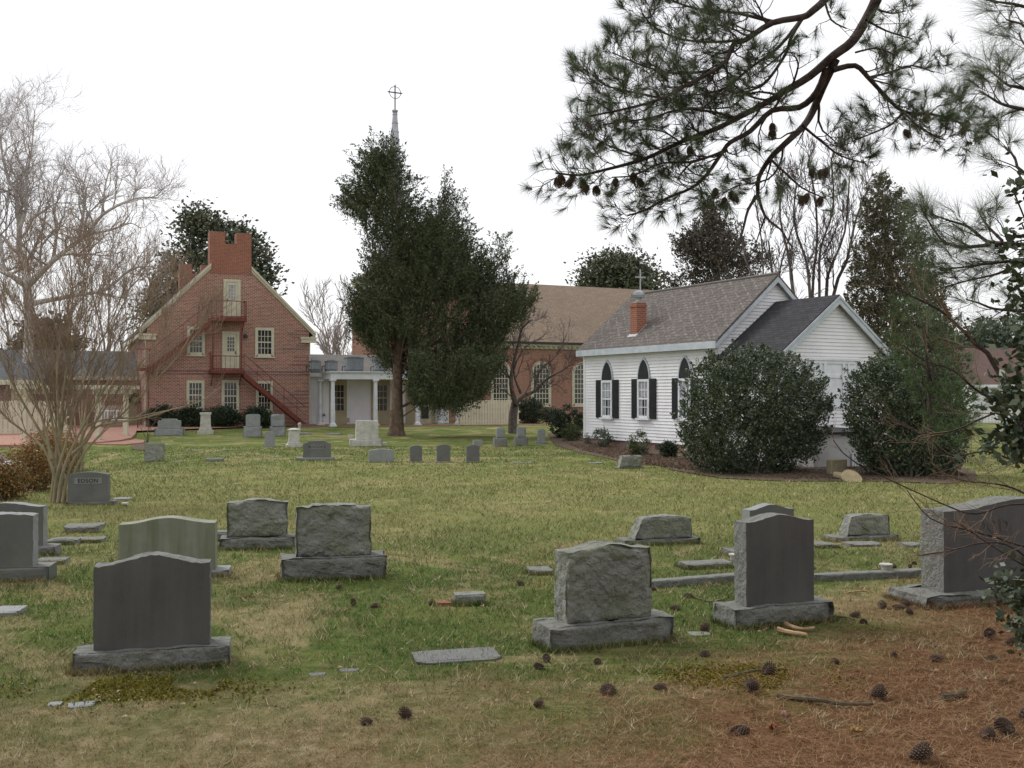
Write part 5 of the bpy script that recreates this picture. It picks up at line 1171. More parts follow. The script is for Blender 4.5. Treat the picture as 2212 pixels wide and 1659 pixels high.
def tufts():
    rng = np.random.default_rng(61); m = 2600; x0, y0, z0 = scatter(rng, m, 3.6, 13); k = clumpn(rng, x0, y0, 4, 31) > rng.uniform(-.3, .6, m); x0, y0 = x0[k], y0[k]; m = len(x0)
    per = 16; x = np.repeat(x0, per) + rng.normal(0, .022, m * per); y = np.repeat(y0, per) + rng.normal(0, .022, m * per); n = m * per
    h = rng.uniform(.03, .075, n) * np.where(y < 5.6, .8, 1); w2 = .00085 * y * rng.uniform(.6, 1, n); a = rng.uniform(0, 6.28, n); P = np.stack([x, y, gzv(x, y) - .002], 1)
    s2 = np.stack([np.cos(a) * w2, np.sin(a) * w2, np.zeros(n)], 1) * .5; l2 = rng.normal(size=(n, 2)) * (h * .8)[:, None]
    tag(npmesh('grass_tufts', np.stack([P - s2, P + s2, P + np.stack([l2[:, 0], l2[:, 1], h * .7], 1)], 1).reshape(-1, 3), 3, 'drygrass'), kind='stuff')
MT['drygrass'] = leafmat('dry_grass_colours', [(.10, .14, .04), (.26, .22, .10), (.42, .34, .20), (.55, .47, .32)], .8, .8)
tufts()
def moss(name, px, py, rx, ry, label):
    O = gp(px, py); rng = np.random.default_rng(int(px)); n = 5000; x = O.x + rng.normal(0, rx, n); y = O.y + rng.normal(0, ry, n); k = clumpn(rng, x, y, 9, 3) > -.25; x, y = x[k], y[k]; n = len(x)
    P = np.stack([x, y, gzv(x, y) + .006], 1); Q = cards(rng, P, .018, .7, np.tile([0, 0, .0], (n, 1)), 1); tag(npmesh(name, Q, 4, 'mossm'), kind='stuff')
MT['mossm'] = leafmat('yellow_green_moss', [(.09, .085, .01), (.17, .15, .015), (.24, .2, .03)], .9, 3)
moss('moss', 300, 1488, .28, .12, ''); moss('moss', 1610, 1462, .22, .12, '')
MT['chips'] = leafmat('bark_chips', [(.08, .055, .04), (.15, .10, .075), (.24, .17, .12)], .9, 3)
def mulchbits():
    rng = np.random.default_rng(77); n = 26000; c = [gp(*p) for p in ((1190, 945), (1262, 975), (1360, 1000), (1470, 1016), (1700, 1038), (2040, 1041), (2090, 1030))]
    i = rng.integers(0, 6, n); t_ = rng.random(n); x = np.array([c[k].x for k in range(7)]); y = np.array([c[k].y for k in range(7)])
    X = x[i] + (x[i + 1] - x[i]) * t_; Y = y[i] + (y[i + 1] - y[i]) * t_; dd = rng.uniform(.1, 4.5, n) ** 1.0; Y = Y + dd; X = X + dd * .25; P = np.stack([X, Y, gzv(X, Y) + .035], 1)
    tag(npmesh('mulch_chips', cards(rng, P, .07, .4, None), 4, 'chips'), kind='stuff')
mulchbits()
# ================================================================ EVERGREENS
tb = gp(858, 941)
cY = tb.y
bushy('red_cedar', 'tall dark ragged cedar with leaning bare trunk before the porch', 'tree', tb,
      [(300, 815, 834), (320, 795, 846), (350, 768, 856), (385, 762, 892), (420, 748, 905), (455, 737, 915), (485, 775, 965), (540, 788, 1010), (600, 782, 1030), (650, 765, 1010), (720, 770, 1010), (760, 800, 1010), (790, 822, 1010), (815, 862, 1030), (870, 890, 1010)],
      cY, 3100, .25, 84, .098, .42, 'leaf_cedar', 11, stems=30, stemmat='bark_cedar', part='crown', dk=.8, spread=.6, up=.35, bias=.5, sr=.05, gap=-.33, spray=1.25, gs=1.15,
      clear=lambda P: (P[:, 1] < tb.y + .15) & (np.abs((P[:, 0] / P[:, 1]) * F + CX - 862 - (P[:, 2] < 2) * -4) < 20) & (P[:, 2] < CAM.z + (HOR - 735) * tb.y / F),
      trunk=[([tb + Vector((0, 0, -.1)), at(858, 925, cY), at(858, 860, cY), at(860, 780, cY), at(867, 700, cY), at(876, 600, cY), at(862, 480, cY), at(835, 340, cY)], .40, .05),
             ([tb + Vector((-.34, -.1, -.12)), tb + Vector((-.16, -.05, .35)), tb + Vector((-.1, 0, 1.2))], .2, .25), ([tb + Vector((.25, -.1, -.12)), tb + Vector((.12, -.05, .3)), tb + Vector((.05, 0, 1.2))], .2, .25),
             ([at(872, 700, cY), at(920, 600, cY + .5), at(965, 420, cY + .8)], .2, .04), ([at(866, 760, cY), at(950, 710, cY), at(1030, 640, cY + .3), at(1070, 600, cY)], .12, .02),
             ([at(866, 780, cY), at(830, 740, cY - .5), at(790, 690, cY - .6)], .08, .02), ([at(868, 720, cY - .3), at(960, 790, cY - 1.2), at(1010, 850, cY - 1.6)], .07, .015)],
      extra=[([(385, 958, 965), (420, 952, 975), (455, 930, 995), (500, 900, 1020), (560, 905, 1050), (640, 900, 1090)], 560, 70, 1.0),
             ([(515, 1078, 1092), (545, 1055, 1108), (580, 1040, 1122), (620, 1020, 1135), (645, 1010, 1156), (690, 1000, 1128), (730, 990, 1100), (780, 960, 1085), (830, 950, 1055), (860, 960, 1040)], 1000, 80, .2),
             ([(635, 772, 785), (665, 752, 792), (700, 752, 800), (735, 785, 815)], 110, 60, -.5), ([(770, 860, 1075), (810, 880, 1065), (850, 880, 1050), (885, 905, 1010)], 420, 80, -1.8), ([(405, 742, 765), (450, 738, 790)], 40, 50, 0)])
bushy('magnolia_tree', 'dark glossy magnolia rising behind the brick house chimneys', 'tree', at(470, 900, 82),
      [(452, 415, 432), (475, 395, 450), (500, 378, 555), (530, 385, 565), (560, 355, 590), (600, 345, 602), (640, 320, 590), (680, 300, 560), (720, 300, 400), (740, 310, 380)], 82, 900, .62, 40, .36, .5, 'leaf_magn', 21, gap=.0, gs=.7, stems=14, stemmat='bark_grey', part='crown', bias=.45, sr=.1, trunk=[([at(470, 900, 82), at(465, 700, 82), at(450, 500, 82)], .4, .08)])
bushy('magnolia_tree', 'dark rounded evergreen over the church roof ridge', 'tree', at(1340, 880, 112),
      [(548, 1325, 1345), (562, 1285, 1378), (585, 1262, 1412), (605, 1248, 1432), (625, 1250, 1440), (660, 1260, 1430)], 112, 420, .8, 40, .42, .5, 'leaf_magn', 22, gap=-.15, gs=.6, part='crown', bias=.5, sr=.1, trunk=[([at(1340, 880, 112), at(1340, 650, 112), at(1338, 590, 112)], .4, .1)], stems=8)
bushy('brown_conifer', 'brownish ragged conifer behind the chapel ridge', 'tree', at(1560, 880, 72),
      [(425, 1528, 1542), (460, 1510, 1560), (500, 1490, 1590), (540, 1465, 1625), (575, 1475, 1650), (610, 1480, 1668), (650, 1500, 1690), (720, 1510, 1690)], 72, 1150, .5, 44, .20, .4, 'leaf_brownc', 23, gap=-.06, gs=.8, spray=1.2, part='crown', bias=.55, sr=.06, stems=22, trunk=[([at(1560, 880, 72), at(1555, 650, 72), at(1537, 440, 72)], .4, .06)], extra=[([(518, 1460, 1482), (535, 1458, 1500)], 25, 44, 0), ([(600, 1448, 1468), (618, 1446, 1476), (640, 1450, 1475)], 22, 44, 0), ([(545, 1630, 1660), (580, 1640, 1668)], 16, 30, 0)])
bushy('browning_evergreen', 'tall broad conical evergreen turning brown behind the gabled wing', 'tree', at(1940, 900, 52),
      [(382, 1892, 1914), (405, 1880, 1940), (430, 1868, 1960), (480, 1858, 1986), (540, 1848, 2008), (600, 1836, 2026), (660, 1826, 2048), (720, 1812, 2066), (780, 1815, 2085), (840, 1860, 2060), (890, 1880, 2040)],
      52, 2000, .28, 50, .13, .45, 'leaf_arbor', 24, gap=-.42, gs=1.0, spray=.6, part='crown', bias=.38, sr=.05, stems=20, trunk=[([at(1940, 910, 52), at(1930, 650, 52), at(1905, 410, 52)], .3, .05)])
# young pine in front of it
def pinetree(name, label, base, profile, Y, ntuft, per, Ln, seed, mat, wd=.006, trunk=None, spread=.55, cat='tree', up=.6, dk=.6, stems=20):
    rng = np.random.default_rng(seed); b = Vector(base); root = empty(name, b, 0, label, cat)
    P, D, C = crown_pts(rng, profile, Y, ntuft, .05, 1, dk, .5, up); D = D + rng.normal(size=D.shape) * .35; D /= np.linalg.norm(D, axis=1)[:, None]
    npmesh('needles', off(needles(rng, P, D, Ln, wd, per, spread), b), 3, mat, root)
    T = Tree(seed)
    if trunk: T.limb([Vector(p) - b for p in trunk], .07, .02)
    for i in rng.choice(len(C), stems, replace=False):
        e = Vector([float(q) for q in C[i]]) - b; o = T.t[0][0][int(rng.uniform(.2, .95) * (len(T.t[0][0]) - 1))] if trunk else Vector((0, 0, 0))
        T.limb([o, o.lerp(e, .5) + Vector((0, 0, -.1)), e], .018, .006)
    T.mesh('trunk', 'bark_pine', root, True, 5)
pinetree('young_pine', 'soft bright green young pine behind the right hand bush', at(2010, 960, 22), [(640, 1930, 1975), (680, 1915, 2040), (730, 1895, 2075), (790, 1920, 2110), (850, 1970, 2130), (910, 1990, 2125), (960, 2000, 2090)], 22, 330, 44, .24, 31, 'needle_y', .007,
         trunk=[at(2010, 960, 22), at(2005, 800, 22), at(1985, 660, 22)])
# big bushes
def hollybush(label, basepx, prof, seed, ncl, Y=None, group='large bushes at the chapel wing', mat='leaf_holly', name='holly_bush', size=.07, clr=.15, nl=54, stems=12, dk=.85, bias=.42, up=.3, extra=None, gap=-.48):
    O = gp(*basepx); return bushy(name, label, 'bush', O, prof, O.y + .9 if Y is None else Y, ncl, clr, nl, size, .5, mat, seed, group, stems, dk=dk, bias=bias, part='leaves', up=up, extra=extra, sr=.035, gap=gap, gs=3.2, spray=.52)
hollybush('largest round dark holly bush hiding the chapel corner', (1630, 1027),
          [(757, 1585, 1650), (775, 1535, 1720), (800, 1505, 1755), (840, 1482, 1788), (890, 1470, 1797), (940, 1470, 1785), (980, 1478, 1765), (1010, 1500, 1735), (1027, 1540, 1700)], 41, 1500)
hollybush('spreading dark holly bush right of the cellar wall', (1960, 1034),
          [(765, 1945, 2005), (790, 1885, 2050), (815, 1840, 2075), (850, 1822, 2095), (900, 1830, 2100), (950, 1845, 2090), (1000, 1850, 2075), (1030, 1880, 2050)], 42, 1250)
def shrub(px, yb, w_, yt, label, mat, seed, n=60, size=.06, name='shrub', group=None, clr=.07, nl=40, stems=6):
    O = gp(px, yb); k = w_ / 2; h = yb - yt
    prof = [(yt, px - k * .25, px + k * .25), (yt + h * .2, px - k * .8, px + k * .8), (yt + h * .55, px - k, px + k), (yt + h * .85, px - k * .7, px + k * .7), (yb, px - k * .4, px + k * .4)]
    bushy(name, label, 'shrub', O, prof, O.y + .2, n, clr, nl, size, .5, mat, seed, group, stems, dk=.9, part='leaves', sr=.015)
shrub(1298, 968, 52, 927, 'open leafy shrub left of the first chapel window bay', 'leaf_holly', 51, 55, name='foundation_shrub')
shrub(1276, 962, 30, 934, 'small thin shrub touching the chapel corner', 'leaf_holly', 52, 30, name='foundation_shrub')
shrub(1381, 985, 50, 932, 'twiggy olive shrub standing behind the wedge marker', 'leaf_shrub', 53, 60, name='foundation_shrub')
shrub(1444, 990, 34, 955, 'small dense round dark shrub left of the largest holly', 'leaf_dark', 54, 80, name='foundation_shrub')
shrub(1234, 955, 44, 915, 'yellow-green round shrub by the chapel far corner', 'leaf_shrub', 55, 80, name='foundation_shrub')
shrub(1225, 948, 84, 878, 'dark spreading shrub behind the yellow-green one', 'leaf_dark', 56, 190, .08, name='foundation_shrub')
shrub(1146, 916, 66, 862, 'dark rounded evergreen behind the board fence end', 'leaf_dark', 57, 170, .10, clr=.16, name='evergreen_shrub')
shrub(1192, 913, 50, 884, 'low dark evergreen under the church window', 'leaf_dark', 58, 80, .10, clr=.16, name='evergreen_shrub')
for i, (px, wd_, lab) in enumerate(((350, 80, 'clipped dark hedge bush below the left ground floor window'), (412, 70, 'clipped dark hedge bush behind the square marble pedestal'), (482, 72, 'clipped dark hedge bush below the middle ground floor window'), (556, 72, 'clipped dark hedge bush below the stair flight'))):
    shrub(px, 925, wd_, 880 + (i % 2) * 3, lab, 'leaf_dark', 60 + i, 200, .10, 'hedge_bush', 'clipped hedge bushes along the brick house', .15, 40)
# autumn hedge at the left edge
for i, (px, yb, w_, yt, lab) in enumerate(((0, 1080, 110, 1000, 'russet and yellow hedge bush at the left frame edge'), (75, 1062, 100, 965, 'orange-red hedge bush second from the left frame edge'), (100, 1045, 90, 928, 'brownish hedge bush left of the crepe myrtle trunks'), (140, 1025, 70, 930, 'olive and red hedge bush behind the crepe myrtle trunks'), (45, 1030, 90, 975, 'dull brown hedge bush in front of the silver car'))):
    shrub(px, yb, w_, yt, lab, 'leaf_hedge', 70 + i, 170, .05, 'hedge_bush', 'autumn hedge bushes at the left', .12, 36, 22)
# ================================================================ BARE TREES
def zp(ox, oy, s_, Y, pts, jit=0, seed=0):
    rg = random.Random(seed); y = Y; out = []
    for a, b in pts: out.append(at(ox + a * s_, oy + b * s_, y)); y += rg.uniform(-jit, jit)
    return out
SY = 58
z8 = lambda pts, sd=0: zp(0, 198.7, .3802, SY, pts, 1.2, sd)
sp_ = dict(ang=.75, trop=.10, wig=.26, a=.15, lr=.6, nr=.65, rmin=.009, seg=5)
baretree('sycamore_tree', 'big pale bare sycamore towering beyond the beige fence', at(62, 905, SY),
  [(z8([(155, 1860), (160, 1500), (165, 1300), (150, 1100)]), 0.343, 0.208, 5, 3.0, 3), (z8([(150, 1100), (60, 1040), (20, 1010), (5, 850), (-30, 700), (-60, 500)], 1), 0.203, 0.040, 12, 4.2, 3),
   (z8([(150, 1100), (150, 1000), (110, 900), (110, 750), (90, 580), (50, 500), (12, 350), (5, 240)], 2), 0.250, 0.040, 16, 4.0, 4), (z8([(110, 780), (150, 650), (150, 500), (180, 320), (195, 130)], 3), 0.125, 0.024, 13, 3.6, 3),
   (z8([(150, 1110), (210, 1050), (300, 960), (400, 880), (500, 800), (580, 700), (700, 630), (800, 600), (900, 600)], 4), 0.218, 0.024, 17, 3.6, 3), (z8([(500, 810), (640, 780), (740, 745), (800, 775)], 5), 0.094, 0.024, 9, 3.0, 3),
   (z8([(190, 1200), (400, 1160), (600, 1120), (740, 1010), (850, 990), (915, 1010)], 6), 0.156, 0.024, 13, 3.2, 3), (z8([(300, 960), (320, 800), (300, 600), (310, 480)], 7), 0.117, 0.024, 12, 3.2, 3),
   (z8([(450, 840), (480, 640), (480, 520), (400, 470)], 8), 0.109, 0.024, 10, 2.8, 3), (z8([(580, 700), (600, 520), (640, 400)], 9), 0.078, 0.024, 9, 2.6, 3), (z8([(470, 1000), (510, 900), (620, 800)], 10), 0.078, 0.024, 8, 2.4, 3), (z8([(20, 1010), (-100, 900), (-200, 850)], 11), 0.156, 0.040, 8, 4, 3)],
  81, 'bark_syc', 'twig_syc', sp=sp_)
def vase_tree(name, label, base, ends, seed, r0, bark, twig, n1, L1, lev, fork=.9, group=None, wob=.12, spread=.12, **kw):
    b = Vector(base); rg = random.Random(seed); root = empty(name, b, 0, label, 'tree', group); T = Tree(seed)
    for i, e in enumerate(ends):
        e = Vector(e) - b; a = 2 * math.pi * i / len(ends); s = Vector((math.cos(a) * spread, math.sin(a) * spread, -.05)) + Vector((math.copysign(min(abs(e.x) * .05, .1), e.x), 0, 0))
        h = e.z; pts = [s, Vector((s.x + e.x * .05, s.y + e.y * .05, fork * .5)), Vector((s.x + e.x * .16, s.y + e.y * .15, fork)), s.lerp(e, .5) + Vector((-e.x * .05 + rg.uniform(-wob, wob), rg.uniform(-wob, wob), h * .06)), s.lerp(e, .78) + Vector((rg.uniform(-wob, wob), rg.uniform(-wob, wob), .03 * h)), e]
        p, r = T.limb(pts, r0 * rg.uniform(.75, 1.1), .006, 4); T.sprout(p, r, n1, L1, lev, a=.42, **kw)
    T.mesh('trunk', bark, root, True, 8); T.mesh('crown', twig, root, False); return root
cb = gp(128, 1085); rg = random.Random(3)
ends = [at(px, py, cb.y + dy) for px, py, dy in ((-70, 620, .3), (-10, 590, -.7), (40, 640, .9), (60, 560, .2), (120, 600, -.8), (150, 545, .6), (190, 580, -.3), (235, 570, .8), (280, 600, 0), (330, 640, -.6), (380, 660, .6), (425, 700, -.2), (-110, 760, .1))]
vase_tree('crepe_myrtle', 'multi-stemmed bare crepe myrtle beside the family name stone', cb, ends, 91, .036, 'bark_crepe', 'twig', 12, .95, 4, .95, spread=.15, ang=.42, trop=.16, wig=.18, lr=.72, nr=.58, rmin=.0036, seg=4)
# two low arms reaching right
T = Tree(92); cr = [o for o in bpy.data.objects if o.name == 'crepe_myrtle'][0]
for pts, r0, n in (([(150, 985), (185, 955), (205, 925), (235, 915), (300, 905), (370, 885), (430, 868), (478, 835)], .03, 12), ([(172, 960), (190, 920), (235, 905), (290, 902), (330, 893), (395, 880)], .022, 8), ([(110, 990), (90, 900), (40, 800), (-20, 740)], .03, 12)):
    p, r = T.limb([at(x, y, cb.y - .1) - cb for x, y in pts], r0, .006, 3); T.sprout(p, r, n, .5, 2, ang=.6, trop=.15, wig=.2, lr=.6, nr=.6, rmin=.0028, a=.25)
T.mesh('low_arms', 'bark_crepe', cr, True); T.mesh('low_arm_crown', 'twig', cr, False)
c2 = gp(172, 1018)
vase_tree('crepe_myrtle', 'second bare crepe myrtle farther back behind the name stone', c2, [at(px, py, c2.y + dy) for px, py, dy in ((100, 620, .5), (150, 590, -.5), (190, 560, .4), (225, 600, -.6), (270, 620, .5), (310, 680, 0), (60, 680, -.3))], 93, .05, 'bark_crepe', 'twig', 8, 1.0, 3, 1.3, spread=.12, ang=.55, trop=.1, wig=.2, lr=.66, nr=.7, rmin=.004, seg=5)
# sapling in the mulch circle
sb = gp(318, 966)
vase_tree('bare_sapling', 'slender bare sapling in a small mulch circle', sb, [at(300, 905, sb.y), at(318, 880, sb.y + .2), at(338, 900, sb.y - .1), at(326, 893, sb.y)], 94, .018, 'bark_grey', 'twig_dark', 5, .3, 2, .35, spread=.015, ang=.6, trop=.1, wig=.2, rmin=.004)
# crooked tree
kb = gp(1108, 936); KY = kb.y
kz = lambda pts, sd=0: zp(0, 0, 1, KY, pts, .25, sd)
baretree('crooked_tree', 'small crooked bare tree at the right end of the board fence', kb,
  [(kz([(1108, 938), (1108, 900), (1113, 870)]), .26, .2, 0, 0, 0), (kz([(1113, 872), (1104, 830), (1108, 790), (1120, 740), (1128, 710), (1150, 690)], 1), .14, .03, 12, 1.3, 4), (kz([(1112, 875), (1130, 855), (1155, 845), (1180, 820), (1215, 800), (1238, 785)], 2), .13, .02, 12, 1.3, 4),
   (kz([(1106, 820), (1085, 800), (1070, 770), (1072, 730), (1078, 700)], 3), .07, .02, 8, 1.1, 3), (kz([(1125, 850), (1110, 800), (1135, 750), (1170, 730)], 4), .07, .02, 8, 1.2, 4), (kz([(1155, 845), (1165, 800), (1200, 770), (1225, 720)], 5), .06, .02, 8, 1.1, 4), (kz([(1108, 860), (1090, 845), (1065, 835)], 6), .04, .01, 5, .8, 3)],
  95, 'bark_grey', 'twig_dark', sp=dict(ang=.7, trop=.12, wig=.25, a=.2, lr=.62, nr=.6, rmin=.008, seg=4))
# bare trees behind
def fan(name, label, px, Y, trunks, seed, r0, n, Ls, lev, bark='bark_grey', twig='twig_dark', rmin=.02, fm=1.0, **kw):
    b = at(px, 895, Y); b.z = -.15; r0 *= .62; n = int(n * fm)
    baretree(name, label, b, [([at(x, y, Y + random.Random(seed + i * 7 + j).uniform(-1, 1) * (j > 0)) for j, (x, y) in enumerate(t_)], r0 * random.Random(i + seed).uniform(.7, 1), .04, n, Ls, lev) for i, t_ in enumerate(trunks)], seed, bark, twig, 'bare trees behind the buildings', sp=dict(ang=.5, trop=.14, wig=.18, a=.2, lr=.62, nr=.65, rmin=rmin, seg=5, **kw))
fan('bare_tree', 'many-trunked bare tree between the brown conifer and the conical evergreen', 1765, 60, [[(1765, 900), (1750, 640), (1740, 560), (1715, 480), (1720, 400)], [(1765, 900), (1770, 640), (1772, 540), (1800, 450), (1795, 340)], [(1765, 900), (1800, 640), (1830, 560), (1850, 470), (1880, 400)], [(1765, 900), (1715, 640), (1705, 560), (1685, 470), (1690, 400)], [(1765, 900), (1785, 640), (1790, 590), (1825, 500), (1835, 380)], [(1765, 900), (1690, 700), (1670, 600), (1660, 520)], [(1765, 900), (1755, 640), (1765, 520), (1760, 420), (1745, 350)]], 101, .22, 9, 2.6, 4)
fan('bare_tree', 'slim bare trees rising beside the brown conifer, left of the many-trunked one', 1655, 64, [[(1655, 900), (1650, 640), (1645, 520), (1630, 430)], [(1665, 900), (1680, 640), (1690, 560), (1720, 470)], [(1650, 900), (1640, 650), (1610, 560), (1600, 480)]], 102, .13, 7, 1.8, 3)
fan('bare_tree', 'pale bare tree in the gap between brick house and church', 715, 120, [[(715, 900), (712, 760), (700, 700), (690, 650)], [(715, 900), (720, 740), (735, 690), (745, 640)], [(715, 900), (705, 740), (680, 700), (668, 660)], [(715, 900), (730, 750), (760, 700), (770, 655)]], 103, .22, 8, 4.0, 3, 'twig_far', 'twig_far', .035)
fan('bare_tree', 'hazy twiggy shrub-like tree under the pale bare tree in the gap', 735, 110, [[(735, 880), (730, 800), (700, 750)], [(735, 880), (740, 790), (745, 735)], [(735, 880), (750, 800), (775, 760)], [(735, 880), (735, 790), (720, 745)]], 104, .15, 10, 2.6, 3, 'twig_far', 'twig_far', .035)
fan('bare_tree', 'distant bare tree behind the sycamore at the left edge', 10, 90, [[(10, 900), (20, 740), (0, 640), (-20, 560)], [(10, 900), (50, 720), (70, 640), (90, 600)], [(10, 900), (100, 760), (140, 700), (170, 640)]], 105, .22, 8, 4.0, 3, 'twig_far', 'twig_far', .03)
fan('bare_tree', 'distant bare tree right of the sycamore above the annex roof', 230, 85, [[(230, 900), (225, 740), (200, 640), (195, 580)], [(230, 900), (240, 720), (270, 650), (290, 590)], [(230, 900), (250, 740), (310, 690), (330, 640)], [(230, 900), (235, 700), (235, 620), (240, 560)]], 106, .2, 9, 3.4, 3, 'twig_far', 'twig_far', .028)
bushy('dark_evergreen', 'dark bushy evergreen above the annex roof behind the crepe myrtles', 'tree', at(95, 900, 80), [(700, 60, 120), (720, 45, 150), (745, 40, 165), (770, 50, 160)], 80, 130, .6, 30, .45, .5, 'leaf_brownc', 27, part='crown', stems=4, trunk=[([at(95, 900, 80), at(95, 740, 80)], .25, .1)])
# unseen foliage added behind the camera to darken near fronts; then far woods
def light_blocker():
    rng = np.random.default_rng(88); Ps = []
    for i in range(16):
        x = -14 + 28 * (i % 8) / 7 + rng.normal(0, 1); y = -5 - 5 * (i // 8) + rng.normal(0, .8); n = 36
        c = np.stack([x + rng.normal(0, 1.5, n), y + rng.normal(0, 1.5, n), rng.uniform(2.2, 12, n)], 1); Ps.append(np.repeat(c, 16, 0) + rng.normal(size=(n * 16, 3)) * .6)
    tag(npmesh('light_blocker_foliage', cards(rng, np.concatenate(Ps), .5, .6, None), 4, 'leaf_brownc'), kind='stuff')
light_blocker()
def woods():
    rng = np.random.default_rng(55); Ps = []
    for i in range(90):
        Yw = rng.uniform(200, 260); x = rng.uniform(-.62, .62) * Yw if i < 40 else rng.uniform(.40, .62) * Yw; h = rng.uniform(13, 17.5) if i >= 40 else rng.uniform(9, 13)
        n = 26; c = np.stack([x + rng.normal(0, 2.2, n), Yw + rng.normal(0, 2.0, n), rng.uniform(.15, 1, n) * h], 1); c[:, 0] = x + (c[:, 0] - x) * (1.3 - c[:, 2] / h)
        Ps.append(np.repeat(c, 24, 0) + rng.normal(size=(n * 24, 3)) * .9)
    tag(npmesh('distant_woods', cards(rng, np.concatenate(Ps), 1.1, .6, None), 4, 'leaf_far'), kind='stuff')
woods()
# ================================================================ FOREGROUND PINE
def pine():
    Y0 = 8.6; rng = np.random.default_rng(7); b = Vector((6.6, 6.2, gz(6.6, 6.2))); root = empty('long_needle_pine', b, 0, 'near pine whose long needled bough with cones hangs into the upper right', 'tree'); T = Tree(17); rg = random.Random(8)
    def w(pts, Y=Y0, j=.15, s=1, Ys=None):
        r = random.Random(s); y = Y; o = []
        for k, (a, c) in enumerate(pts): o.append(at(1166.6 + a * .4727, c * .4727, (Ys[k] if Ys else y)) - b); y += r.uniform(-j, j)
        return o
    trunkp = [Vector((0, 0, -.1)), Vector((-.05, .05, 2)), Vector((0, .1, 4.5)), Vector((.1, .1, 7.5)), Vector((.1, .2, 11))]
    T.limb(trunkp, .26, .08)
    up = w([(1620, -260), (1560, -80), (1535, 0), (1495, 80), (1425, 190), (1340, 255), (1230, 350), (1120, 415), (1050, 460), (900, 540), (800, 590), (640, 650), (480, 725), (300, 775), (180, 800), (70, 790)], j=.08)
    jn = Vector((.02, .1, 7.0)); T.limb([jn, jn.lerp(up[0], .5) + Vector((0, 0, .25)), up[0]], .14, .12)
    K = .4727 * Y0 / F
    L_ = []
    def lb(pts, r0, r1, n, Ls=.5, lev=3, s=1, Y=Y0, j=.15, a=.15, kk=1):
        P = w(pts, Y, j, s) if not isinstance(pts[0], Vector) else pts
        p, r = T.limb(P, r0 * K, r1 * K, 3)
        nn = int(n * kk)
        if n: T.sprout(p, r, nn, Ls, lev, ang=.75, trop=.10, wig=.26, a=a, lr=.62, nr=.34, rmin=.0026, flat=.8, rk=.45, seg=5)
    lb(up, 31, 4, 0)
    T.sprout(T.t[-1][0], T.t[-1][1], 26, .55, 2, ang=.7, trop=.08, wig=.24, a=.45, lr=.6, nr=.3, rmin=.0035, flat=.7, rk=.4)
    lb([(1350, 270), (1290, 400), (1245, 510), (1200, 580), (1110, 665), (1050, 725), (1000, 810), (995, 890)], 22, 9, 7, .5, 2, 2)
    lb([(995, 890), (950, 960), (925, 1060), (890, 1150)], 9, 3, 0, s=3); lb([(995, 890), (1030, 990), (1100, 1050), (1150, 1130)], 8, 3, 2, .25, 1, 4); lb([(1030, 990), (1000, 1070), (975, 1150)], 5, 2, 0, s=5)
    lb([(1310, 310), (1265, 420), (1185, 490), (1060, 505), (960, 600), (870, 650), (830, 700), (760, 800), (690, 860), (580, 905), (480, 960), (400, 985)], 18, 4, 20, .42, 3, 6, a=.45)
    lb([(1330, -60), (1300, 0), (1245, 50), (1200, 78), (1060, 105), (940, 182), (885, 200), (855, 270), (800, 320), (700, 372), (560, 450), (400, 495), (230, 530)], 20, 4, 26, .55, 3, 7, a=.3)
    lb([(1200, 80), (1150, 165), (1125, 240), (1065, 335), (1015, 390), (940, 425), (870, 490), (700, 492)], 10, 3, 14, .42, 3, 8, a=.3)
    lb([(1200, 80), (1090, 215), (960, 310), (850, 400), (740, 430), (620, 440)], 9, 3, 14, .45, 3, 9, a=.3); lb([(1180, 160), (1100, 250), (1000, 330)], 8, 3, 5, .4, 2, 10)
    lb([(1340, 320), (1440, 300), (1500, 355), (1570, 430), (1660, 510), (1780, 520), (1870, 545), (1950, 570)], 14, 4, 20, .42, 3, 11, a=.2)
    lb([(1660, 510), (1610, 565), (1540, 600), (1440, 640)], 6, 3, 9, .35, 3, 12); lb([(1500, 355), (1600, 330), (1700, 300), (1800, 330)], 7, 3, 11, .38, 3, 13, Y=8.9); lb([(1660, 510), (1720, 570), (1800, 620), (1850, 640)], 6, 3, 9, .33, 3, 14)
    lb([(940, 180), (800, 192), (650, 180), (530, 130), (465, 60)], 8, 3, 14, .42, 3, 15, Y=8.8); lb([(1060, 100), (900, 60), (720, 40), (600, 0), (500, -60)], 9, 3, 15, .45, 3, 16, Y=8.9)
    lb([(850, 690), (760, 720), (690, 745), (640, 800)], 7, 4, 4, .3, 2, 17); lb([(850, 685), (700, 740), (560, 745), (430, 800), (330, 810)], 6, 3, 12, .38, 3, 18); lb([(480, 722), (380, 690), (280, 650), (230, 610)], 6, 3, 12, .36, 3, 19)
    lb([(1200, 575), (1290, 650), (1370, 710), (1480, 745)], 7, 3, 12, .35, 3, 20); lb([(1050, 725), (1120, 790), (1200, 860), (1300, 905)], 7, 3, 9, .3, 3, 21); lb([(1110, 665), (1100, 740), (1040, 820), (900, 850), (830, 890)], 6, 3, 11, .33, 3, 22)
    lb([(1490, 90), (1580, 140), (1700, 178)], 6, 3, 6, .33, 3, 23, Y=8.4); lb([(1510, 30), (1600, 60), (1670, 50)], 6, 3, 5, .33, 3, 24); lb([(800, 322), (620, 335), (470, 300), (330, 240)], 8, 3, 15, .42, 3, 25, Y=8.8); lb([(560, 450), (420, 420), (300, 390), (240, 340)], 6, 3, 12, .38, 3, 26, Y=8.5)
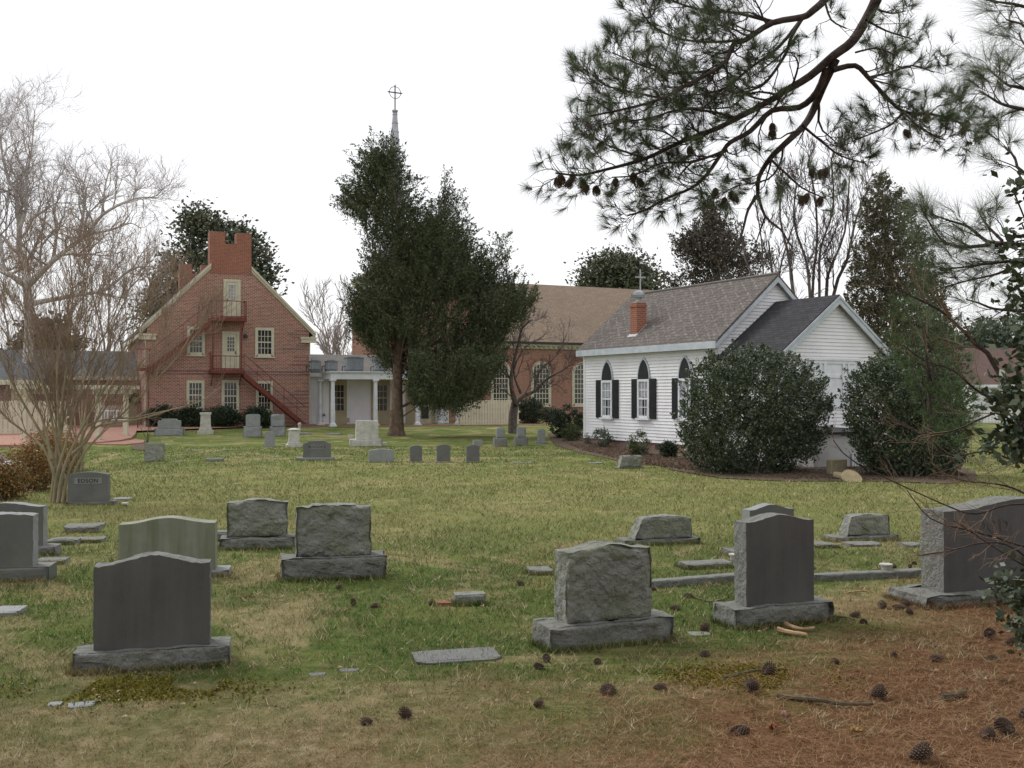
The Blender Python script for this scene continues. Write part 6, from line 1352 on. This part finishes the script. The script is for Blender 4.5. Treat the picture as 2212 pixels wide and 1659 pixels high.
    lb([(900, 540), (780, 510), (640, 500), (500, 540), (350, 560), (290, 570)], 7, 3, 14, .4, 3, 27, Y=8.3); lb([(1440, 240), (1540, 220), (1620, 250)], 5, 3, 7, .33, 3, 28); lb([(640, 650), (560, 600), (460, 590)], 5, 3, 8, .36, 3, 29, Y=8.8); lb([(1050, 460), (960, 440), (880, 380), (840, 300)], 6, 3, 8, .38, 3, 30, Y=8.9); lb([(1150, 400), (1180, 300), (1160, 250)], 6, 3, 6, .3, 2, 31)
    lb([(1300, 0), (1330, 90), (1400, 130)], 6, 3, 6, .3, 2, 32)
    tips = [(p, d) for p, d in T.tips]
    def hung(tips, n, seed, Ln, wd, per, nm, mat='needle'):
        rng_ = np.random.default_rng(seed); P = np.array([tuple(p) for p, d in tips]); D = np.array([tuple(d) for p, d in tips])
        if len(P) > n: i = rng_.choice(len(P), n, replace=False); P, D = P[i], D[i]
        D = D + np.array([0, 0, .15]); D /= np.linalg.norm(D, axis=1)[:, None]
        npmesh(nm, needles(rng_, P, D, Ln, wd, per, .46, .07), 3, mat, root)
    tips = [t_ for t_ in tips if True]
    hung(tips, 1250, 9, .15, .0024, 70, 'needles')
    # cones on the bough
    for i, (a, c) in enumerate([(75, 825), (92, 812), (150, 800), (200, 830), (215, 855), (255, 862), (345, 825), (425, 800), (450, 825), (1058, 575), (1062, 605), (680, 682), (803, 870), (870, 885), (888, 900), (845, 912), (1222, 895), (1210, 905), (1285, 912), (1240, 782), (1285, 785), (1305, 778), (1665, 603), (1948, 560), (1945, 590), (1775, 530), (288, 657), (140, 830)]):
        o = link('pine_cone', cone_me, root); p = at(1166.6 + a * .4727, c * .4727 - 6, Y0 + rg.uniform(-.15, .15)) - b; o.location = p; o.rotation_euler = (R(rg.uniform(150, 205)), R(rg.uniform(-25, 25)), rg.uniform(0, 6)); o.scale = (.85,) * 3
    # near boughs entering from the right edge
    T2 = Tree(18)
    def nb(pts, Y, r0, n, s, ox=1728.2, oy=345.6, sc_=.4375, Ls=.28, a=.2, lev=2):
        P = [at(ox + q * sc_, oy + v * sc_, Y + .06 * k) - b for k, (q, v) in enumerate(pts)]; p, r = T2.limb(P, r0, .0035, 3)
        T2.sprout(p, r, n, Ls, lev, ang=.6, trop=.05, wig=.22, a=a, lr=.6, nr=.3, rmin=.0025, rk=.5); T2.tips.append((p[-1], (p[-1] - p[-2]).normalized()))
    nb([(1500, 430), (1250, 400), (1106, 420), (1000, 412), (920, 400), (830, 330), (740, 300), (640, 265)], 5.2, .02, 11, 1); nb([(1000, 412), (880, 425), (780, 425), (690, 385), (600, 240)], 5.2, .012, 8, 2, Ls=.22); nb([(1000, 400), (930, 330), (890, 270), (880, 250)], 5.1, .008, 3, 9, Ls=.12)
    nb([(1500, 480), (1250, 460), (1106, 490), (920, 512), (800, 530), (690, 537)], 5.0, .014, 9, 3); nb([(1106, 500), (980, 560), (850, 590), (720, 625)], 5.0, .008, 7, 4); nb([(1500, 760), (1250, 740), (1106, 745), (960, 735), (880, 705), (820, 690)], 5.0, .012, 9, 5)
    nb([(2500, 120), (2212, 30), (2100, 10), (2040, 0)], 5.2, .012, 6, 6, 1166.6, 0, .4727); nb([(2500, 500), (2212, 405), (2140, 390), (2090, 350), (2045, 310)], 5.2, .012, 8, 7, 1166.6, 0, .4727); nb([(2500, 560), (2212, 500), (2110, 475), (2050, 440), (2010, 420)], 5.0, .012, 8, 8, 1166.6, 0, .4727); nb([(2500, 900), (2212, 790), (2170, 720), (2120, 665)], 5.0, .012, 6, 10, 1166.6, 0, .4727); nb([(2500, 200), (2260, 150), (2200, 110), (2130, 90)], 5.0, .012, 5, 11, 1166.6, 0, .4727); nb([(2500, 260), (2300, 260), (2212, 200), (2190, 150)], 5.2, .01, 4, 12, 1166.6, 0, .4727)
    hung(T2.tips, 250, 10, .21, .0013, 44, 'near_needles')
    # the pine's own crown above the frame, which shades the foreground
    T3 = Tree(19); tips3 = []
    for i in range(34):
        z = rg.uniform(5.5, 10.5); an = rg.uniform(0, 6.28); l = (12.5 - z) * rg.uniform(.35, .6)
        p0 = Vector((0, .1, z)); e = p0 + Vector((math.cos(an) * l, math.sin(an) * l, rg.uniform(.3, 1.2)))
        we = e + b; 
        if we.y > 6.2 and (we.z - 1.6) / we.y < .46 and abs(we.x / we.y) < .55: continue
        p, r = T3.limb([p0, p0.lerp(e, .5) + Vector((0, 0, -.15)), e], .06, .015); T3.sprout(p, r, 8, .9, 2, ang=.8, trop=.1, wig=.2, a=.3, rmin=.006)
    good = []
    for p, d in T3.tips:
        q = p + b
        if q.y < .5 or (q.z - 1.6 - .4) / max(q.y, .1) > .42 or abs(q.x / q.y) > .62: good.append((p, d))
    hung(good, 1200, 12, .26, .006, 30, 'upper_needles')
    T.mesh('trunk', 'bark_pine', root, True, 9); T.mesh('crown', 'bark_pine', root, False, 7, 4); T2.mesh('near_limbs', 'bark_pine', root, True, 6); T2.mesh('near_crown', 'bark_pine', root, False)
    for o in (T3.mesh('upper_limbs', 'bark_pine', root, True, 5),): pass
pine()
# dead twigs and holly at the right edge
def rightside():
    b = gp(2330, 1330); root = empty('holly_shrub', b, 0, 'near green holly shrub with reddish stems at the right frame edge', 'shrub'); T = Tree(28)
    rng = np.random.default_rng(4); Ps = []; Ds = []
    for prof, Y, n, nl, cr in (([(470, 2200, 2260), (520, 2190, 2290), (600, 2196, 2300), (680, 2200, 2300), (745, 2200, 2300)], 4.9, 50, 22, .06), ([(745, 2195, 2300), (780, 2165, 2300), (820, 2145, 2300), (870, 2140, 2300), (905, 2150, 2300), (930, 2180, 2300)], 4.6, 40, 18, .055),
                           ([(925, 2150, 2290), (960, 2130, 2260), (975, 2110, 2220), (990, 2140, 2250)], 4.6, 26, 16, .05), ([(1210, 2180, 2300), (1240, 2165, 2300), (1280, 2120, 2300), (1320, 2130, 2300), (1360, 2165, 2300), (1400, 2190, 2300)], 4.9, 50, 18, .06), ([(340, 2180, 2215), (420, 2190, 2300)], 4.9, 10, 12, .05)):
        P, D, C = crown_pts(rng, prof, Y, n, cr, nl, .6, .6, .1); Ps.append(P); Ds.append(D)
        for i in rng.choice(len(C), max(n // 6, 3), replace=False):
            e = Vector([float(q) for q in C[i]]) - b; o = Vector((rng.normal(.1, .1), rng.normal(0, .1), 0)); T.limb([o, o.lerp(e, .5) + Vector((.25, 0, .1)), e], .014, .004)
    P = np.concatenate(Ps); D = np.concatenate(Ds); npmesh('leaves', off(cards(rng, P, .044, .6, D, .9), b), 4, 'leaf_holly', root)
    T.mesh('stems', 'bark_pine', root, True, 5)
    d = gp(2290, 1300); root = empty('bare_shrub', d, 0, 'tangle of bare reddish twigs crossing in front of the biggest dark headstone', 'shrub'); T = Tree(29)
    Y = 5.0
    def q(pts, r0, n, s, L_=.3, Y=5.0, sc=1.0):
        P = [at(x, y, Y) - d for x, y in pts]; p, r = T.limb(P, r0, .0025, 3); T.sprout(p, r, n, L_, 2, ang=.55, trop=.0, wig=.16, a=.2, lr=.6, nr=.5, rmin=.0016, rk=.55)
    q([(2290, 1120), (2156, 802), (2110, 745), (2070, 705), (2030, 670), (1970, 640), (1930, 620)], .016, 10, 1, .35); q([(2230, 900), (2120, 850), (2060, 800), (2000, 780), (1950, 745)], .008, 8, 2)
    q([(2290, 960), (2212, 880), (2130, 900), (2060, 930), (1990, 935), (1920, 900)], .007, 8, 3); q([(2300, 1000), (2212, 1000), (2130, 975), (2060, 985), (1990, 960)], .007, 8, 4)
    q([(2300, 1190), (2212, 1180), (2150, 1160), (2090, 1145), (2010, 1120), (1960, 1060)], .008, 9, 5); q([(2320, 1300), (2200, 1190), (2130, 1172), (2050, 1190), (1985, 1200)], .007, 9, 6, .25); q([(2300, 1130), (2212, 1065), (2150, 1045), (2090, 1040), (2020, 1020)], .007, 8, 7); q([(2320, 1260), (2230, 1230), (2160, 1190), (2100, 1150), (2060, 1125)], .006, 8, 8, .22)
    q([(2300, 1090), (2180, 1090), (2110, 1110), (2040, 1090), (1850, 1000), (1800, 950)], .006, 7, 9, .25)
    T.mesh('stems', 'bark_pine', root, True, 5); T.mesh('crown', 'twig', root, False)
rightside()
